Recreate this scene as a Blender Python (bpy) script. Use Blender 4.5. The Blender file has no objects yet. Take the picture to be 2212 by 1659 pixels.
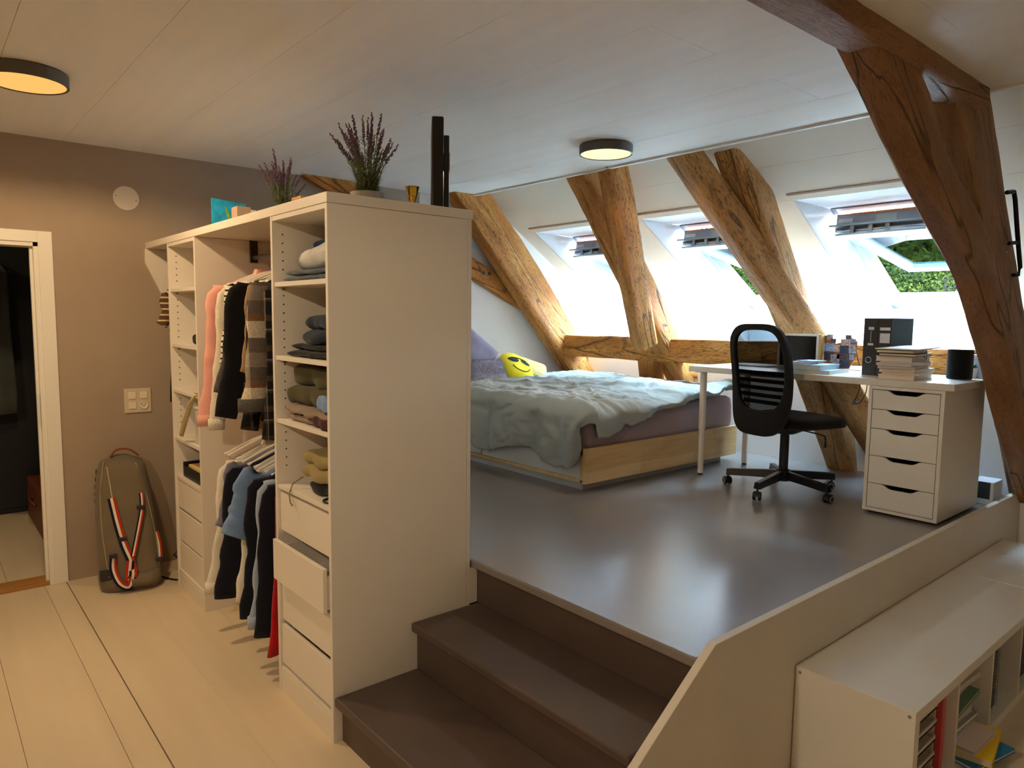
import bpy, math, random
from mathutils import Vector, Matrix, noise

# ------------------------------------------------------------------ camera, world, exposure
scene = bpy.context.scene
COL = scene.collection
scene.view_settings.view_transform = 'Standard'
scene.view_settings.look = 'None'
scene.view_settings.gamma = 1.0
scene.view_settings.exposure = 1.5
scene.view_settings.use_curve_mapping = False
scene.cycles.max_bounces = 8
scene.cycles.diffuse_bounces = 6
scene.cycles.glossy_bounces = 3
scene.cycles.transmission_bounces = 4
scene.cycles.caustics_reflective = False
scene.cycles.caustics_refractive = False

cam_d = bpy.data.cameras.new('camera')
cam_d.sensor_width = 36.0
cam_d.lens = 24.863
cam_d.clip_start = 0.05
cam_d.clip_end = 500
cam = bpy.data.objects.new('camera', cam_d)
COL.objects.link(cam)
RT, UP, FW = (0.76280761, -0.64652329, 0.01149728), (0.05209922, 0.07917304, 0.99549852), (0.64452325, 0.75877485, -0.09407716)
cam.matrix_world = Matrix(((RT[0], UP[0], -FW[0], 0.0), (RT[1], UP[1], -FW[1], 0.0), (RT[2], UP[2], -FW[2], 1.565), (0, 0, 0, 1)))
scene.camera = cam

SKY = 58.0
world = bpy.data.worlds.new('sky')
scene.world = world
world.use_nodes = True
wn = world.node_tree.nodes
wl = world.node_tree.links
wn.clear()
wo = wn.new('ShaderNodeOutputWorld')
wb = wn.new('ShaderNodeBackground')
wtc = wn.new('ShaderNodeTexCoord')
wsep = wn.new('ShaderNodeSeparateXYZ')
wr = wn.new('ShaderNodeValToRGB')
wmr = wn.new('ShaderNodeMapRange')
wmr.inputs['From Min'].default_value = -1.0
wmr.inputs['From Max'].default_value = 1.0
wr.color_ramp.elements[0].position = 0.485
wr.color_ramp.elements[0].color = (0.16, 0.19, 0.14, 1)
wr.color_ramp.elements[1].position = 0.90
wr.color_ramp.elements[1].color = (0.52, 0.76, 1.0, 1)
wk = wr.color_ramp.elements.new(0.505)
wk.color = (0.96, 0.98, 1.0, 1)
wl.new(wtc.outputs['Generated'], wsep.inputs[0])
wl.new(wsep.outputs['Z'], wmr.inputs['Value'])
wl.new(wmr.outputs[0], wr.inputs[0])
wl.new(wr.outputs[0], wb.inputs['Color'])
wb.inputs['Strength'].default_value = SKY
wl.new(wb.outputs[0], wo.inputs['Surface'])

LAMPS = [(0.40, 3.47, 'round ceiling lamp glowing orange above the doorway side', 0.40, (1.0, 0.50, 0.13), 30, (1.0, 0.70, 0.40)),
         (2.98, 2.73, 'round ceiling lamp glowing pale yellow near the ceiling edge', 0.60, (1.0, 0.84, 0.40), 8, (1.0, 0.86, 0.66)),
         (0.35, -0.75, 'added unseen round ceiling lamp behind the viewpoint', 0.60, (1.0, 0.80, 0.40), 5, (1.0, 0.88, 0.76)),  # added out of view as warm fill from behind the camera
         (-0.95, 1.25, 'added unseen round ceiling lamp on the door side behind the viewpoint', 0.60, (1.0, 0.80, 0.40), 54, (1.0, 0.81, 0.57))]  # added out of view to warm the drawer fronts and left floor
ADDED_HALL_LAMP = (-0.55, 5.75, 'added unseen round ceiling lamp in the hall beyond the door', 0.60, (1.0, 0.80, 0.40), 16, (1.0, 0.74, 0.42))  # added out of view to brighten the hall floor
WIN_Y = [(3.87, 4.533), (2.72, 3.38), (1.55, 2.21)]
WT, WBM = (4.54, 2.28), (5.60, 1.67)          # top and bottom of the skylight frames (x, z)
for (ya, yb) in WIN_Y:                          # sampling portals in the openings, they emit nothing
    ld = bpy.data.lights.new('skylight_portal', 'AREA')
    ld.shape = 'RECTANGLE'
    ld.size = yb - ya
    ld.size_y = 1.223
    ld.cycles.is_portal = True
    lo = bpy.data.objects.new('skylight_portal', ld)
    COL.objects.link(lo)
    nz = Vector((0.499, 0, 0.867))
    lx = Vector((0, 1, 0))
    ly = nz.cross(lx)
    lo.matrix_world = Matrix(((lx.x, ly.x, nz.x, 5.07 + 0.06), (lx.y, ly.y, nz.y, (ya + yb) / 2), (lx.z, ly.z, nz.z, 1.975 + 0.10), (0, 0, 0, 1)))

YW, ZC, PZ = 4.72, 2.515, 0.557
XF = 1.105                                       # wardrobe front
rnd = random.Random(7)

# ------------------------------------------------------------------ materials
def lin(c):
    return tuple(((v / 255.0) / 12.92 if v / 255.0 <= 0.04045 else ((v / 255.0 + 0.055) / 1.055) ** 2.4) for v in c)

MATS = {}
def newmat(name):
    m = bpy.data.materials.new(name)
    m.use_nodes = True
    nt = m.node_tree
    nt.nodes.clear()
    out = nt.nodes.new('ShaderNodeOutputMaterial')
    return m, nt.nodes, nt.links, out

def M(name, rgb, rough=0.5, metal=0.0, var=0.0, vscale=6.0, bump=0.0, bscale=60.0, stretch=(1, 1, 1), sheen=0.0, spec=0.5, coat=0.0, rvar=0.0):
    """principled paint, plastic or cloth with procedural colour variation and fine relief"""
    if name in MATS:
        return MATS[name]
    m, n, l, out = newmat(name)
    b = n.new('ShaderNodeBsdfPrincipled')
    c = lin(rgb)
    b.inputs['Base Color'].default_value = (*c, 1)
    b.inputs['Roughness'].default_value = rough
    b.inputs['Metallic'].default_value = metal
    b.inputs['Specular IOR Level'].default_value = spec
    b.inputs['Sheen Weight'].default_value = sheen
    b.inputs['Coat Weight'].default_value = coat
    b.inputs['Coat Roughness'].default_value = 0.24
    l.new(b.outputs[0], out.inputs[0])
    tc = n.new('ShaderNodeTexCoord')
    mp = n.new('ShaderNodeMapping')
    mp.inputs['Scale'].default_value = stretch
    l.new(tc.outputs['Object'], mp.inputs[0])
    if var > 0 or rvar > 0:
        nz = n.new('ShaderNodeTexNoise')
        nz.inputs['Scale'].default_value = vscale
        nz.inputs['Detail'].default_value = 6
        l.new(mp.outputs[0], nz.inputs['Vector'])
        if var > 0:
            r = n.new('ShaderNodeValToRGB')
            r.color_ramp.elements[0].position = 0.3
            r.color_ramp.elements[1].position = 0.7
            r.color_ramp.elements[0].color = (*[max(0, v * (1 - var)) for v in c], 1)
            r.color_ramp.elements[1].color = (*[min(1, v * (1 + var)) for v in c], 1)
            l.new(nz.outputs['Fac'], r.inputs[0])
            l.new(r.outputs[0], b.inputs['Base Color'])
        if rvar > 0:
            mr = n.new('ShaderNodeMapRange')
            mr.inputs['To Min'].default_value = max(0.02, rough - rvar)
            mr.inputs['To Max'].default_value = min(1, rough + rvar)
            l.new(nz.outputs['Fac'], mr.inputs['Value'])
            l.new(mr.outputs[0], b.inputs['Roughness'])
    if bump > 0:
        nb = n.new('ShaderNodeTexNoise')
        nb.inputs['Scale'].default_value = bscale
        nb.inputs['Detail'].default_value = 4
        l.new(mp.outputs[0], nb.inputs['Vector'])
        bp = n.new('ShaderNodeBump')
        bp.inputs['Strength'].default_value = bump
        bp.inputs['Distance'].default_value = 0.01
        l.new(nb.outputs['Fac'], bp.inputs['Height'])
        l.new(bp.outputs[0], b.inputs['Normal'])
    MATS[name] = m
    return m

def fabric(name, rgb, var=0.12, vscale=9, weave=420, bump=0.35, rough=0.9):
    return M(name, rgb, rough=rough, var=var, vscale=vscale, bump=bump, bscale=weave, sheen=0.15, spec=0.15)

def timber_mat(name, dark, mid, light, seed=0.0, grain=1.0):
    if name in MATS:
        return MATS[name]
    m, n, l, out = newmat(name)
    b = n.new('ShaderNodeBsdfPrincipled')
    b.inputs['Roughness'].default_value = 0.62
    b.inputs['Specular IOR Level'].default_value = 0.3
    l.new(b.outputs[0], out.inputs[0])
    tc = n.new('ShaderNodeTexCoord')
    def noise_(scale, vs, detail=6, dist=0.0):
        mp = n.new('ShaderNodeMapping')
        mp.inputs['Scale'].default_value = vs
        mp.inputs['Location'].default_value = (seed, seed * 1.7, seed * 0.6)
        l.new(tc.outputs['Object'], mp.inputs[0])
        t = n.new('ShaderNodeTexNoise')
        t.inputs['Scale'].default_value = scale
        t.inputs['Detail'].default_value = detail
        t.inputs['Distortion'].default_value = dist
        l.new(mp.outputs[0], t.inputs['Vector'])
        return t.outputs['Fac']
    base = noise_(2.2, (0.9, 4.5, 4.5), 7, 0.6)
    r = n.new('ShaderNodeValToRGB')
    e = r.color_ramp.elements
    e[0].position, e[1].position = 0.22, 0.8
    e[0].color, e[1].color = (*lin(dark), 1), (*lin(light), 1)
    k = r.color_ramp.elements.new(0.5)
    k.color = (*lin(mid), 1)
    l.new(base, r.inputs[0])
    # worm and axe marks: short wandering strokes along the length
    worm = noise_(34.0, (0.38, 1.7, 1.7), 3, 2.2)
    wr_ = n.new('ShaderNodeValToRGB')
    we = wr_.color_ramp.elements
    we[0].position, we[1].position = 0.36, 0.47
    we[0].color, we[1].color = (0, 0, 0, 1), (1, 1, 1, 1)
    l.new(worm, wr_.inputs[0])
    # long drying cracks: thin contour of a stretched noise
    crack = noise_(1.3, (0.28, 2.6, 2.6), 3, 0.3)
    sb = n.new('ShaderNodeMath'); sb.operation = 'SUBTRACT'; sb.inputs[1].default_value = 0.5
    l.new(crack, sb.inputs[0])
    ab = n.new('ShaderNodeMath'); ab.operation = 'ABSOLUTE'
    l.new(sb.outputs[0], ab.inputs[0])
    cr = n.new('ShaderNodeValToRGB')
    ce = cr.color_ramp.elements
    ce[0].position, ce[1].position = 0.002, 0.008
    ce[0].color, ce[1].color = (0, 0, 0, 1), (1, 1, 1, 1)
    l.new(ab.outputs[0], cr.inputs[0])
    mx = n.new('ShaderNodeMixRGB'); mx.blend_type = 'MULTIPLY'; mx.inputs[0].default_value = 0.45 * grain
    l.new(r.outputs[0], mx.inputs[1]); l.new(wr_.outputs[0], mx.inputs[2])
    mx2 = n.new('ShaderNodeMixRGB'); mx2.blend_type = 'MULTIPLY'; mx2.inputs[0].default_value = 0.6
    l.new(mx.outputs[0], mx2.inputs[1]); l.new(cr.outputs[0], mx2.inputs[2])
    l.new(mx2.outputs[0], b.inputs['Base Color'])
    fine = noise_(40, (0.35, 3, 3), 4)
    a1 = n.new('ShaderNodeMath'); a1.operation = 'MULTIPLY_ADD'; a1.inputs[1].default_value = 0.9 * grain
    l.new(wr_.outputs[0], a1.inputs[0]); l.new(fine, a1.inputs[2])
    a2 = n.new('ShaderNodeMath'); a2.operation = 'MULTIPLY_ADD'; a2.inputs[1].default_value = 2.0
    l.new(cr.outputs[0], a2.inputs[0]); l.new(a1.outputs[0], a2.inputs[2])
    bp = n.new('ShaderNodeBump')
    bp.inputs['Strength'].default_value = 0.75
    bp.inputs['Distance'].default_value = 0.006
    l.new(a2.outputs[0], bp.inputs['Height'])
    l.new(bp.outputs[0], b.inputs['Normal'])
    MATS[name] = m
    return m

def stripes_mat(name, colors, scale, axis='Z', rough=0.9, cells=None):
    """hard-edged repeating bands along one object axis: colours listed in order, equal width"""
    if name in MATS:
        return MATS[name]
    m, n, l, out = newmat(name)
    b = n.new('ShaderNodeBsdfPrincipled')
    b.inputs['Roughness'].default_value = rough
    b.inputs['Specular IOR Level'].default_value = 0.15
    l.new(b.outputs[0], out.inputs[0])
    tc = n.new('ShaderNodeTexCoord')
    sp = n.new('ShaderNodeSeparateXYZ')
    l.new(tc.outputs['Object'], sp.inputs[0])
    mu = n.new('ShaderNodeMath'); mu.operation = 'MULTIPLY'; mu.inputs[1].default_value = scale
    l.new(sp.outputs[axis], mu.inputs[0])
    fr = n.new('ShaderNodeMath'); fr.operation = 'FRACT'
    l.new(mu.outputs[0], fr.inputs[0])
    r = n.new('ShaderNodeValToRGB')
    r.color_ramp.interpolation = 'CONSTANT'
    els = r.color_ramp.elements
    els[0].position = 0; els[0].color = (*lin(colors[0]), 1)
    els[1].position = 1.0 / len(colors); els[1].color = (*lin(colors[1]), 1)
    for i in range(2, len(colors)):
        k = els.new(i / len(colors)); k.color = (*lin(colors[i]), 1)
    l.new(fr.outputs[0], r.inputs[0])
    l.new(r.outputs[0], b.inputs['Base Color'])
    MATS[name] = m
    return m

def plaid_mat(name, zc, xc, sz, sx, fuzz=0.0, fac=0.5):
    """woven check: bands along height mixed with bands along width"""
    if name in MATS:
        return MATS[name]
    m, n, l, out = newmat(name)
    b = n.new('ShaderNodeBsdfPrincipled')
    b.inputs['Roughness'].default_value = 0.95
    b.inputs['Specular IOR Level'].default_value = 0.1
    l.new(b.outputs[0], out.inputs[0])
    tc = n.new('ShaderNodeTexCoord')
    nz = n.new('ShaderNodeTexNoise'); nz.inputs['Scale'].default_value = 160; nz.inputs['Detail'].default_value = 2
    l.new(tc.outputs['Object'], nz.inputs['Vector'])
    av = n.new('ShaderNodeVectorMath'); av.operation = 'MULTIPLY_ADD'
    av.inputs[1].default_value = (fuzz, fuzz, fuzz)
    l.new(nz.outputs['Color'], av.inputs[0]); l.new(tc.outputs['Object'], av.inputs[2])
    sp = n.new('ShaderNodeSeparateXYZ')
    l.new(av.outputs[0], sp.inputs[0])
    def band(axis, s, cols):
        mu = n.new('ShaderNodeMath'); mu.operation = 'MULTIPLY_ADD'; mu.inputs[1].default_value = s; mu.inputs[2].default_value = 10.15
        l.new(sp.outputs[axis], mu.inputs[0])
        fr = n.new('ShaderNodeMath'); fr.operation = 'FRACT'
        l.new(mu.outputs[0], fr.inputs[0])
        r = n.new('ShaderNodeValToRGB'); r.color_ramp.interpolation = 'CONSTANT'
        els = r.color_ramp.elements
        els[0].position = cols[0][0]; els[0].color = (*lin(cols[0][1]), 1)
        els[1].position = cols[1][0]; els[1].color = (*lin(cols[1][1]), 1)
        for p_, c_ in cols[2:]:
            k = els.new(p_); k.color = (*lin(c_), 1)
        l.new(fr.outputs[0], r.inputs[0])
        return r.outputs[0]
    mx = n.new('ShaderNodeMixRGB'); mx.inputs[0].default_value = fac
    l.new(band('Z', sz, zc), mx.inputs[1]); l.new(band('X', sx, xc), mx.inputs[2])
    mm = n.new('ShaderNodeMixRGB'); mm.blend_type = 'MULTIPLY'; mm.inputs[0].default_value = 0.5
    r2 = n.new('ShaderNodeValToRGB')
    r2.color_ramp.elements[0].position = 0.35; r2.color_ramp.elements[0].color = (0.45, 0.45, 0.45, 1)
    r2.color_ramp.elements[1].position = 0.6
    l.new(nz.outputs['Fac'], r2.inputs[0])
    l.new(mx.outputs[0], mm.inputs[1]); l.new(r2.outputs[0], mm.inputs[2])
    l.new(mm.outputs[0], b.inputs['Base Color'])
    bp = n.new('ShaderNodeBump'); bp.inputs['Strength'].default_value = 0.6; bp.inputs['Distance'].default_value = 0.006
    l.new(nz.outputs['Fac'], bp.inputs['Height']); l.new(bp.outputs[0], b.inputs['Normal'])
    MATS[name] = m
    return m

def glass_mat(name, tint=(0.93, 0.97, 0.98), refl=0.12):
    if name in MATS:
        return MATS[name]
    m, n, l, out = newmat(name)
    t = n.new('ShaderNodeBsdfTransparent'); t.inputs[0].default_value = (*tint, 1)
    g = n.new('ShaderNodeBsdfGlossy'); g.inputs['Roughness'].default_value = 0.01
    f = n.new('ShaderNodeFresnel'); f.inputs['IOR'].default_value = 1.52
    mr = n.new('ShaderNodeMath'); mr.operation = 'MAXIMUM'; mr.inputs[1].default_value = refl
    l.new(f.outputs[0], mr.inputs[0])
    x = n.new('ShaderNodeMixShader')
    l.new(mr.outputs[0], x.inputs[0]); l.new(t.outputs[0], x.inputs[1]); l.new(g.outputs[0], x.inputs[2])
    l.new(x.outputs[0], out.inputs[0])
    MATS[name] = m
    return m

def mesh_fabric(name, rgb, cover=0.62):
    """open knit: a share of the surface is holes"""
    if name in MATS:
        return MATS[name]
    m, n, l, out = newmat(name)
    t = n.new('ShaderNodeBsdfTransparent')
    d = n.new('ShaderNodeBsdfDiffuse'); d.inputs[0].default_value = (*lin(rgb), 1)
    x = n.new('ShaderNodeMixShader'); x.inputs[0].default_value = cover
    l.new(t.outputs[0], x.inputs[1]); l.new(d.outputs[0], x.inputs[2])
    l.new(x.outputs[0], out.inputs[0])
    MATS[name] = m
    return m

def emit(name, rgb, strength):
    if name in MATS:
        return MATS[name]
    m, n, l, out = newmat(name)
    e = n.new('ShaderNodeEmission')
    e.inputs[0].default_value = (*rgb, 1)
    e.inputs[1].default_value = strength
    l.new(e.outputs[0], out.inputs[0])
    MATS[name] = m
    return m

WHITE = M('white_wall_paint', (236, 237, 236), 0.75, var=0.02, vscale=3, bump=0.05, bscale=180)
CEIL = M('white_ceiling_paint', (238, 238, 234), 0.6, var=0.03, vscale=2.5, bump=0.06, bscale=40, stretch=(4, 0.4, 4))
SLOPE = M('cream_roof_lining_paint', (224, 221, 208), 0.65, var=0.02, vscale=3, bump=0.05, bscale=60)
TAUPE = M('taupe_wall_paint', (164, 146, 126), 0.85, var=0.04, vscale=4, bump=0.1, bscale=260)
TRIMW = M('white_lacquer_trim', (232, 228, 216), 0.4)
MELA = M('white_melamine', (226, 218, 204), 0.45, var=0.015, vscale=2)
MELI = M('white_foil_cabinet', (228, 225, 218), 0.28, spec=0.7)
PLAT = M('dark_platform_paint', (124, 117, 116), 0.36, spec=0.8, coat=0.8, var=0.10, vscale=3.0, bump=0.012, bscale=9, rvar=0.05, stretch=(1, 0.5, 1))
STEP = M('dark_stair_paint', (84, 70, 64), 0.5, var=0.07, vscale=5, bump=0.05, bscale=30)
FLOORW = M('cream_painted_floorboard', (214, 196, 166), 0.42, var=0.05, vscale=3, bump=0.06, bscale=20, stretch=(3, 0.3, 1))
OAK = M('oak_threshold', (170, 120, 62), 0.45, var=0.2, vscale=8, stretch=(0.3, 4, 4))
BIRCH = M('pale_pine_board', (226, 190, 132), 0.45, var=0.10, vscale=4, bump=0.04, bscale=60, stretch=(0.6, 6, 9))
BLACK = M('black_plastic', (16, 16, 18), 0.42)
BLACKM = M('black_metal', (20, 20, 23), 0.35, metal=0.2)
BLACKF = fabric('black_cloth', (17, 17, 20), var=0.15)
CHROME = M('brushed_steel', (190, 192, 195), 0.25, metal=1.0)
GREYM = M('grey_aluminium', (150, 158, 160), 0.35, metal=0.7)
LEGM = M('white_powder_coat', (226, 218, 202), 0.35)
GLASS = glass_mat('window_glass')
T_GOLD = timber_mat('golden_timber', (160, 100, 44), (194, 130, 62), (220, 164, 92), 0.0, 1.25)
T_GOLD2 = timber_mat('golden_timber_smooth', (158, 100, 44), (188, 124, 58), (212, 154, 82), 3.1, 0.7)
T_PALE = timber_mat('pale_timber', (158, 112, 60), (190, 138, 80), (214, 172, 116), 5.3)
T_SHADED = timber_mat('shaded_timber', (124, 88, 58), (150, 110, 74), (174, 132, 92), 8.2, 0.5)  # shade on the foreground truss put into the timber colour

# ------------------------------------------------------------------ mesh helpers
class MB:
    """collects geometry for one mesh object (world or thing-local coordinates)"""
    def __init__(s):
        s.v = []; s.f = []; s.m = []
    def add(s, vs, fs, mi=0):
        o = len(s.v)
        s.v += [tuple(p) for p in vs]
        s.f += [tuple(i + o for i in q) for q in fs]
        s.m += [mi] * len(fs)
        return s
    def box(s, x0, x1, y0, y1, z0, z1, mi=0):
        vs = [(x0, y0, z0), (x1, y0, z0), (x1, y1, z0), (x0, y1, z0), (x0, y0, z1), (x1, y0, z1), (x1, y1, z1), (x0, y1, z1)]
        return s.add(vs, [(0, 3, 2, 1), (4, 5, 6, 7), (0, 1, 5, 4), (1, 2, 6, 5), (2, 3, 7, 6), (3, 0, 4, 7)], mi)
    def obox(s, c, ax, ay, az, hx, hy, hz, mi=0):
        c = Vector(c); ax = Vector(ax).normalized() * hx; ay = Vector(ay).normalized() * hy; az = Vector(az).normalized() * hz
        vs = [c - ax - ay - az, c + ax - ay - az, c + ax + ay - az, c - ax + ay - az, c - ax - ay + az, c + ax - ay + az, c + ax + ay + az, c - ax + ay + az]
        return s.add(vs, [(0, 3, 2, 1), (4, 5, 6, 7), (0, 1, 5, 4), (1, 2, 6, 5), (2, 3, 7, 6), (3, 0, 4, 7)], mi)
    def prism(s, poly, axis, d0, d1, mi=0):
        n = len(poly)
        def p(q, d):
            return {'x': (d, q[0], q[1]), 'y': (q[0], d, q[1]), 'z': (q[0], q[1], d)}[axis]
        vs = [p(q, d0) for q in poly] + [p(q, d1) for q in poly]
        fs = [tuple(range(n)), tuple(range(2 * n - 1, n - 1, -1))] + [(i, i + n, (i + 1) % n + n, (i + 1) % n) for i in range(n)]
        return s.add(vs, fs, mi)
    def tube(s, pts, rad, seg=8, ry=None, hint=(0, 0, 1), caps=True, mi=0):
        """swept ellipse; rad and ry may be lists"""
        pts = [Vector(p) for p in pts]
        n = len(pts)
        rs = rad if isinstance(rad, (list, tuple)) else [rad] * n
        rys = (ry if isinstance(ry, (list, tuple)) else [ry] * n) if ry is not None else rs
        vs = []
        h = Vector(hint)
        for i, p in enumerate(pts):
            t = (pts[min(i + 1, n - 1)] - pts[max(i - 1, 0)]).normalized()
            u = h - t * h.dot(t)
            if u.length < 1e-4:
                u = Vector((1, 0, 0)) - t * t.x
            u.normalize()
            w = t.cross(u)
            for k in range(seg):
                a = 2 * math.pi * k / seg
                vs.append(p + u * (math.cos(a) * rys[i]) + w * (math.sin(a) * rs[i]))
        fs = []
        for i in range(n - 1):
            for k in range(seg):
                k2 = (k + 1) % seg
                fs.append((i * seg + k, i * seg + k2, (i + 1) * seg + k2, (i + 1) * seg + k))
        if caps:
            fs.append(tuple(range(seg - 1, -1, -1)))
            fs.append(tuple((n - 1) * seg + k for k in range(seg)))
        return s.add(vs, fs, mi)
    def rings(s, rings, caps=True, mi=0, closed=True):
        """loft of equal-length point rings"""
        k = len(rings[0]); n = len(rings)
        vs = [p for r in rings for p in r]
        fs = []
        for i in range(n - 1):
            for j in range(k if closed else k - 1):
                j2 = (j + 1) % k
                fs.append((i * k + j, i * k + j2, (i + 1) * k + j2, (i + 1) * k + j))
        if caps:
            fs.append(tuple(range(k - 1, -1, -1)))
            fs.append(tuple((n - 1) * k + j for j in range(k)))
        return s.add(vs, fs, mi)
    def lathe(s, prof, c, seg=24, axis='z', mi=0):
        rings = []
        for (r, h) in prof:
            ring = []
            for k in range(seg):
                a = 2 * math.pi * k / seg
                if axis == 'z':
                    ring.append((c[0] + r * math.cos(a), c[1] + r * math.sin(a), c[2] + h))
                elif axis == 'y':
                    ring.append((c[0] + r * math.cos(a), c[1] + h, c[2] - r * math.sin(a)))
                else:
                    ring.append((c[0] + h, c[1] + r * math.cos(a), c[2] + r * math.sin(a)))
            rings.append(ring)
        return s.rings(rings, True, mi)
    def ball(s, c, rx, ry, rz, seg=12, rg=8, mi=0):
        prof = [(max(0.02, math.sin(math.pi * i / rg)), -math.cos(math.pi * i / rg)) for i in range(rg + 1)]
        rings = [[(c[0] + rx * r * math.cos(2 * math.pi * k / seg), c[1] + ry * r * math.sin(2 * math.pi * k / seg), c[2] + rz * h) for k in range(seg)] for r, h in prof]
        return s.rings(rings, True, mi)
    def grid(s, fn, nu, nv, mi=0):
        vs = [fn(i / nu, j / nv) for i in range(nu + 1) for j in range(nv + 1)]
        fs = [(i * (nv + 1) + j, (i + 1) * (nv + 1) + j, (i + 1) * (nv + 1) + j + 1, i * (nv + 1) + j + 1) for i in range(nu) for j in range(nv)]
        return s.add(vs, fs, mi)

ORIGIN = {}
def tag(o, label=None, cat=None, group=None, kind=None):
    if label: o['label'] = label
    if cat: o['category'] = cat
    if group: o['group'] = group
    if kind: o['kind'] = kind
    return o

def build(name, mb, mat, parent=None, local=False, smooth=False, bevel=0.0, seg=2, label=None, cat=None, group=None, kind=None, origin=None, sub=0, solid=0.0):
    me = bpy.data.meshes.new(name)
    if parent is not None:
        og = Vector((0, 0, 0)) if local else ORIGIN[parent.name]
    elif origin is not None:
        og = Vector(origin)
    elif local:
        og = Vector((0, 0, 0))
    else:
        xs = [p[0] for p in mb.v]; ys = [p[1] for p in mb.v]; zs = [p[2] for p in mb.v]
        og = Vector(((min(xs) + max(xs)) / 2, (min(ys) + max(ys)) / 2, min(zs)))
    me.from_pydata([(p[0] - og.x, p[1] - og.y, p[2] - og.z) for p in mb.v], [], mb.f)
    mats = mat if isinstance(mat, (list, tuple)) else [mat]
    for mm in mats:
        me.materials.append(mm)
    if len(mats) > 1:
        me.polygons.foreach_set('material_index', mb.m)
    if smooth:
        me.polygons.foreach_set('use_smooth', [True] * len(me.polygons))
    me.update()
    o = bpy.data.objects.new(name, me)
    COL.objects.link(o)
    if parent is not None:
        o.parent = parent
        ORIGIN[o.name] = ORIGIN[parent.name]
    else:
        o.location = og
        ORIGIN[o.name] = og
    if bevel > 0:
        bm = o.modifiers.new('bevel', 'BEVEL')
        bm.width = bevel; bm.segments = seg; bm.limit_method = 'ANGLE'; bm.angle_limit = math.radians(40)
    if solid > 0:
        so = o.modifiers.new('solid', 'SOLIDIFY'); so.thickness = solid; so.offset = 0
    if sub > 0:
        sm = o.modifiers.new('sub', 'SUBSURF'); sm.levels = sub; sm.render_levels = sub
    return tag(o, label, cat, group, kind)

def thing(name, label, cat, loc=(0, 0, 0), group=None, rotz=0.0, kind=None):
    o = bpy.data.objects.new(name, None)
    o.empty_display_size = 0.05
    COL.objects.link(o)
    o.location = loc
    o.rotation_euler = (0, 0, rotz)
    ORIGIN[o.name] = Vector(loc)
    return tag(o, label, cat, group, kind)

def dup(root, loc, label=None, rotz=None):
    r = root.copy(); COL.objects.link(r)
    r.location = loc
    ORIGIN[r.name] = Vector(loc)
    if rotz is not None: r.rotation_euler = (0, 0, rotz)
    if label: r['label'] = label
    for ch in list(root.children):
        c = ch.copy(); COL.objects.link(c); c.parent = r; ORIGIN[c.name] = Vector(loc)
        for g in list(ch.children):
            d = g.copy(); COL.objects.link(d); d.parent = c
    return r

def struct(name, mb, mat, label, parent=None, **k):
    return build(name, mb, mat, parent, label=label, kind=None if parent else 'structure', **k)

def nz3(p, s=1.0, seed=0.0):
    return noise.noise(Vector((p[0] * s + seed, p[1] * s + seed * 1.3, p[2] * s - seed * 0.7)))

# ================================================================== THE ROOM SHELL
X0, X1, Y0 = -1.7, 5.75, -2.6
# --- lower floor: sub-floor and painted boards along y
GAPM = M('dark_floor_gap', (58, 44, 30), 0.9)
floor = struct('floor', MB().box(X0, 2.1, Y0, YW + 0.14, -0.06, -0.012), GAPM, 'cream painted board floor of the lower level')
build('subfloor', MB().box(2.1, X1, Y0, 1.16, -0.06, -0.012), GAPM, floor)
edges = [-1.7, -1.42, -1.14, -0.87, -0.60, -0.33, -0.05, 0.23, 0.508, 0.616, 0.89, 1.17, 1.45, 1.75, 2.05, 2.35, 2.65, 2.95, 3.25, 3.55, 3.85, 4.15, 4.45, 4.75, 5.05, 5.35, 5.75]
for i in range(len(edges) - 1):
    a, b = edges[i], edges[i + 1]
    G_ = {0.616: 0.0024, 0.508: 0.0009, 0.23: 0.0008}
    g0 = G_.get(a, 0.00025)
    g1 = G_.get(b, 0.00025)
    y1 = YW + 0.02 if a < 2.0 else 1.155
    build('floor_plank', MB().box(a + g0, b - g1, Y0, y1, -0.012, 0.0), FLOORW, floor)

# --- raised platform and stairs
plat = MB()
plat.box(1.80, X1, 1.18, YW + 0.02, 0.10, PZ - 0.035)
platform = struct('floor_platform', plat, STEP, 'dark grey painted raised platform floor around the bed and desk')
build('platform_deck', MB().box(1.735, 4.86, 1.18, YW, PZ - 0.035, PZ), PLAT, platform, bevel=0.006)
stairs = tag(thing('stairs', 'three dark brown painted steps up to the platform', 'stairs', (1.4, 1.73, 0)), kind='structure')
for (xa, xb, za, zb) in ((1.14, 1.49, 0.0, 0.14), (1.465, 1.80, 0.14, 0.333), (1.765, 1.80, 0.333, PZ - 0.036)):
    build('riser', MB().box(xa, xb, 1.182, 2.286, za, zb), STEP, stairs)
for (xa, xb, z) in ((1.108, 1.466, 0.175), (1.436, 1.766, 0.368)):
    build('tread', MB().box(xa, xb, 1.182, 2.286, z - 0.035, z), STEP, stairs, bevel=0.007)

# --- low parapet board along the platform edge
pp = [(0.93, 0.0), (4.838, 0.0), (4.838, 0.594), (1.792, 0.594)]
struct('partition_parapet', MB().prism(pp, 'y', 1.152, 1.180), M('white_parapet_paint', (214, 206, 192), 0.5, var=0.03, vscale=5), 'low white board parapet beside the stairs and platform', bevel=0.002)

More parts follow.
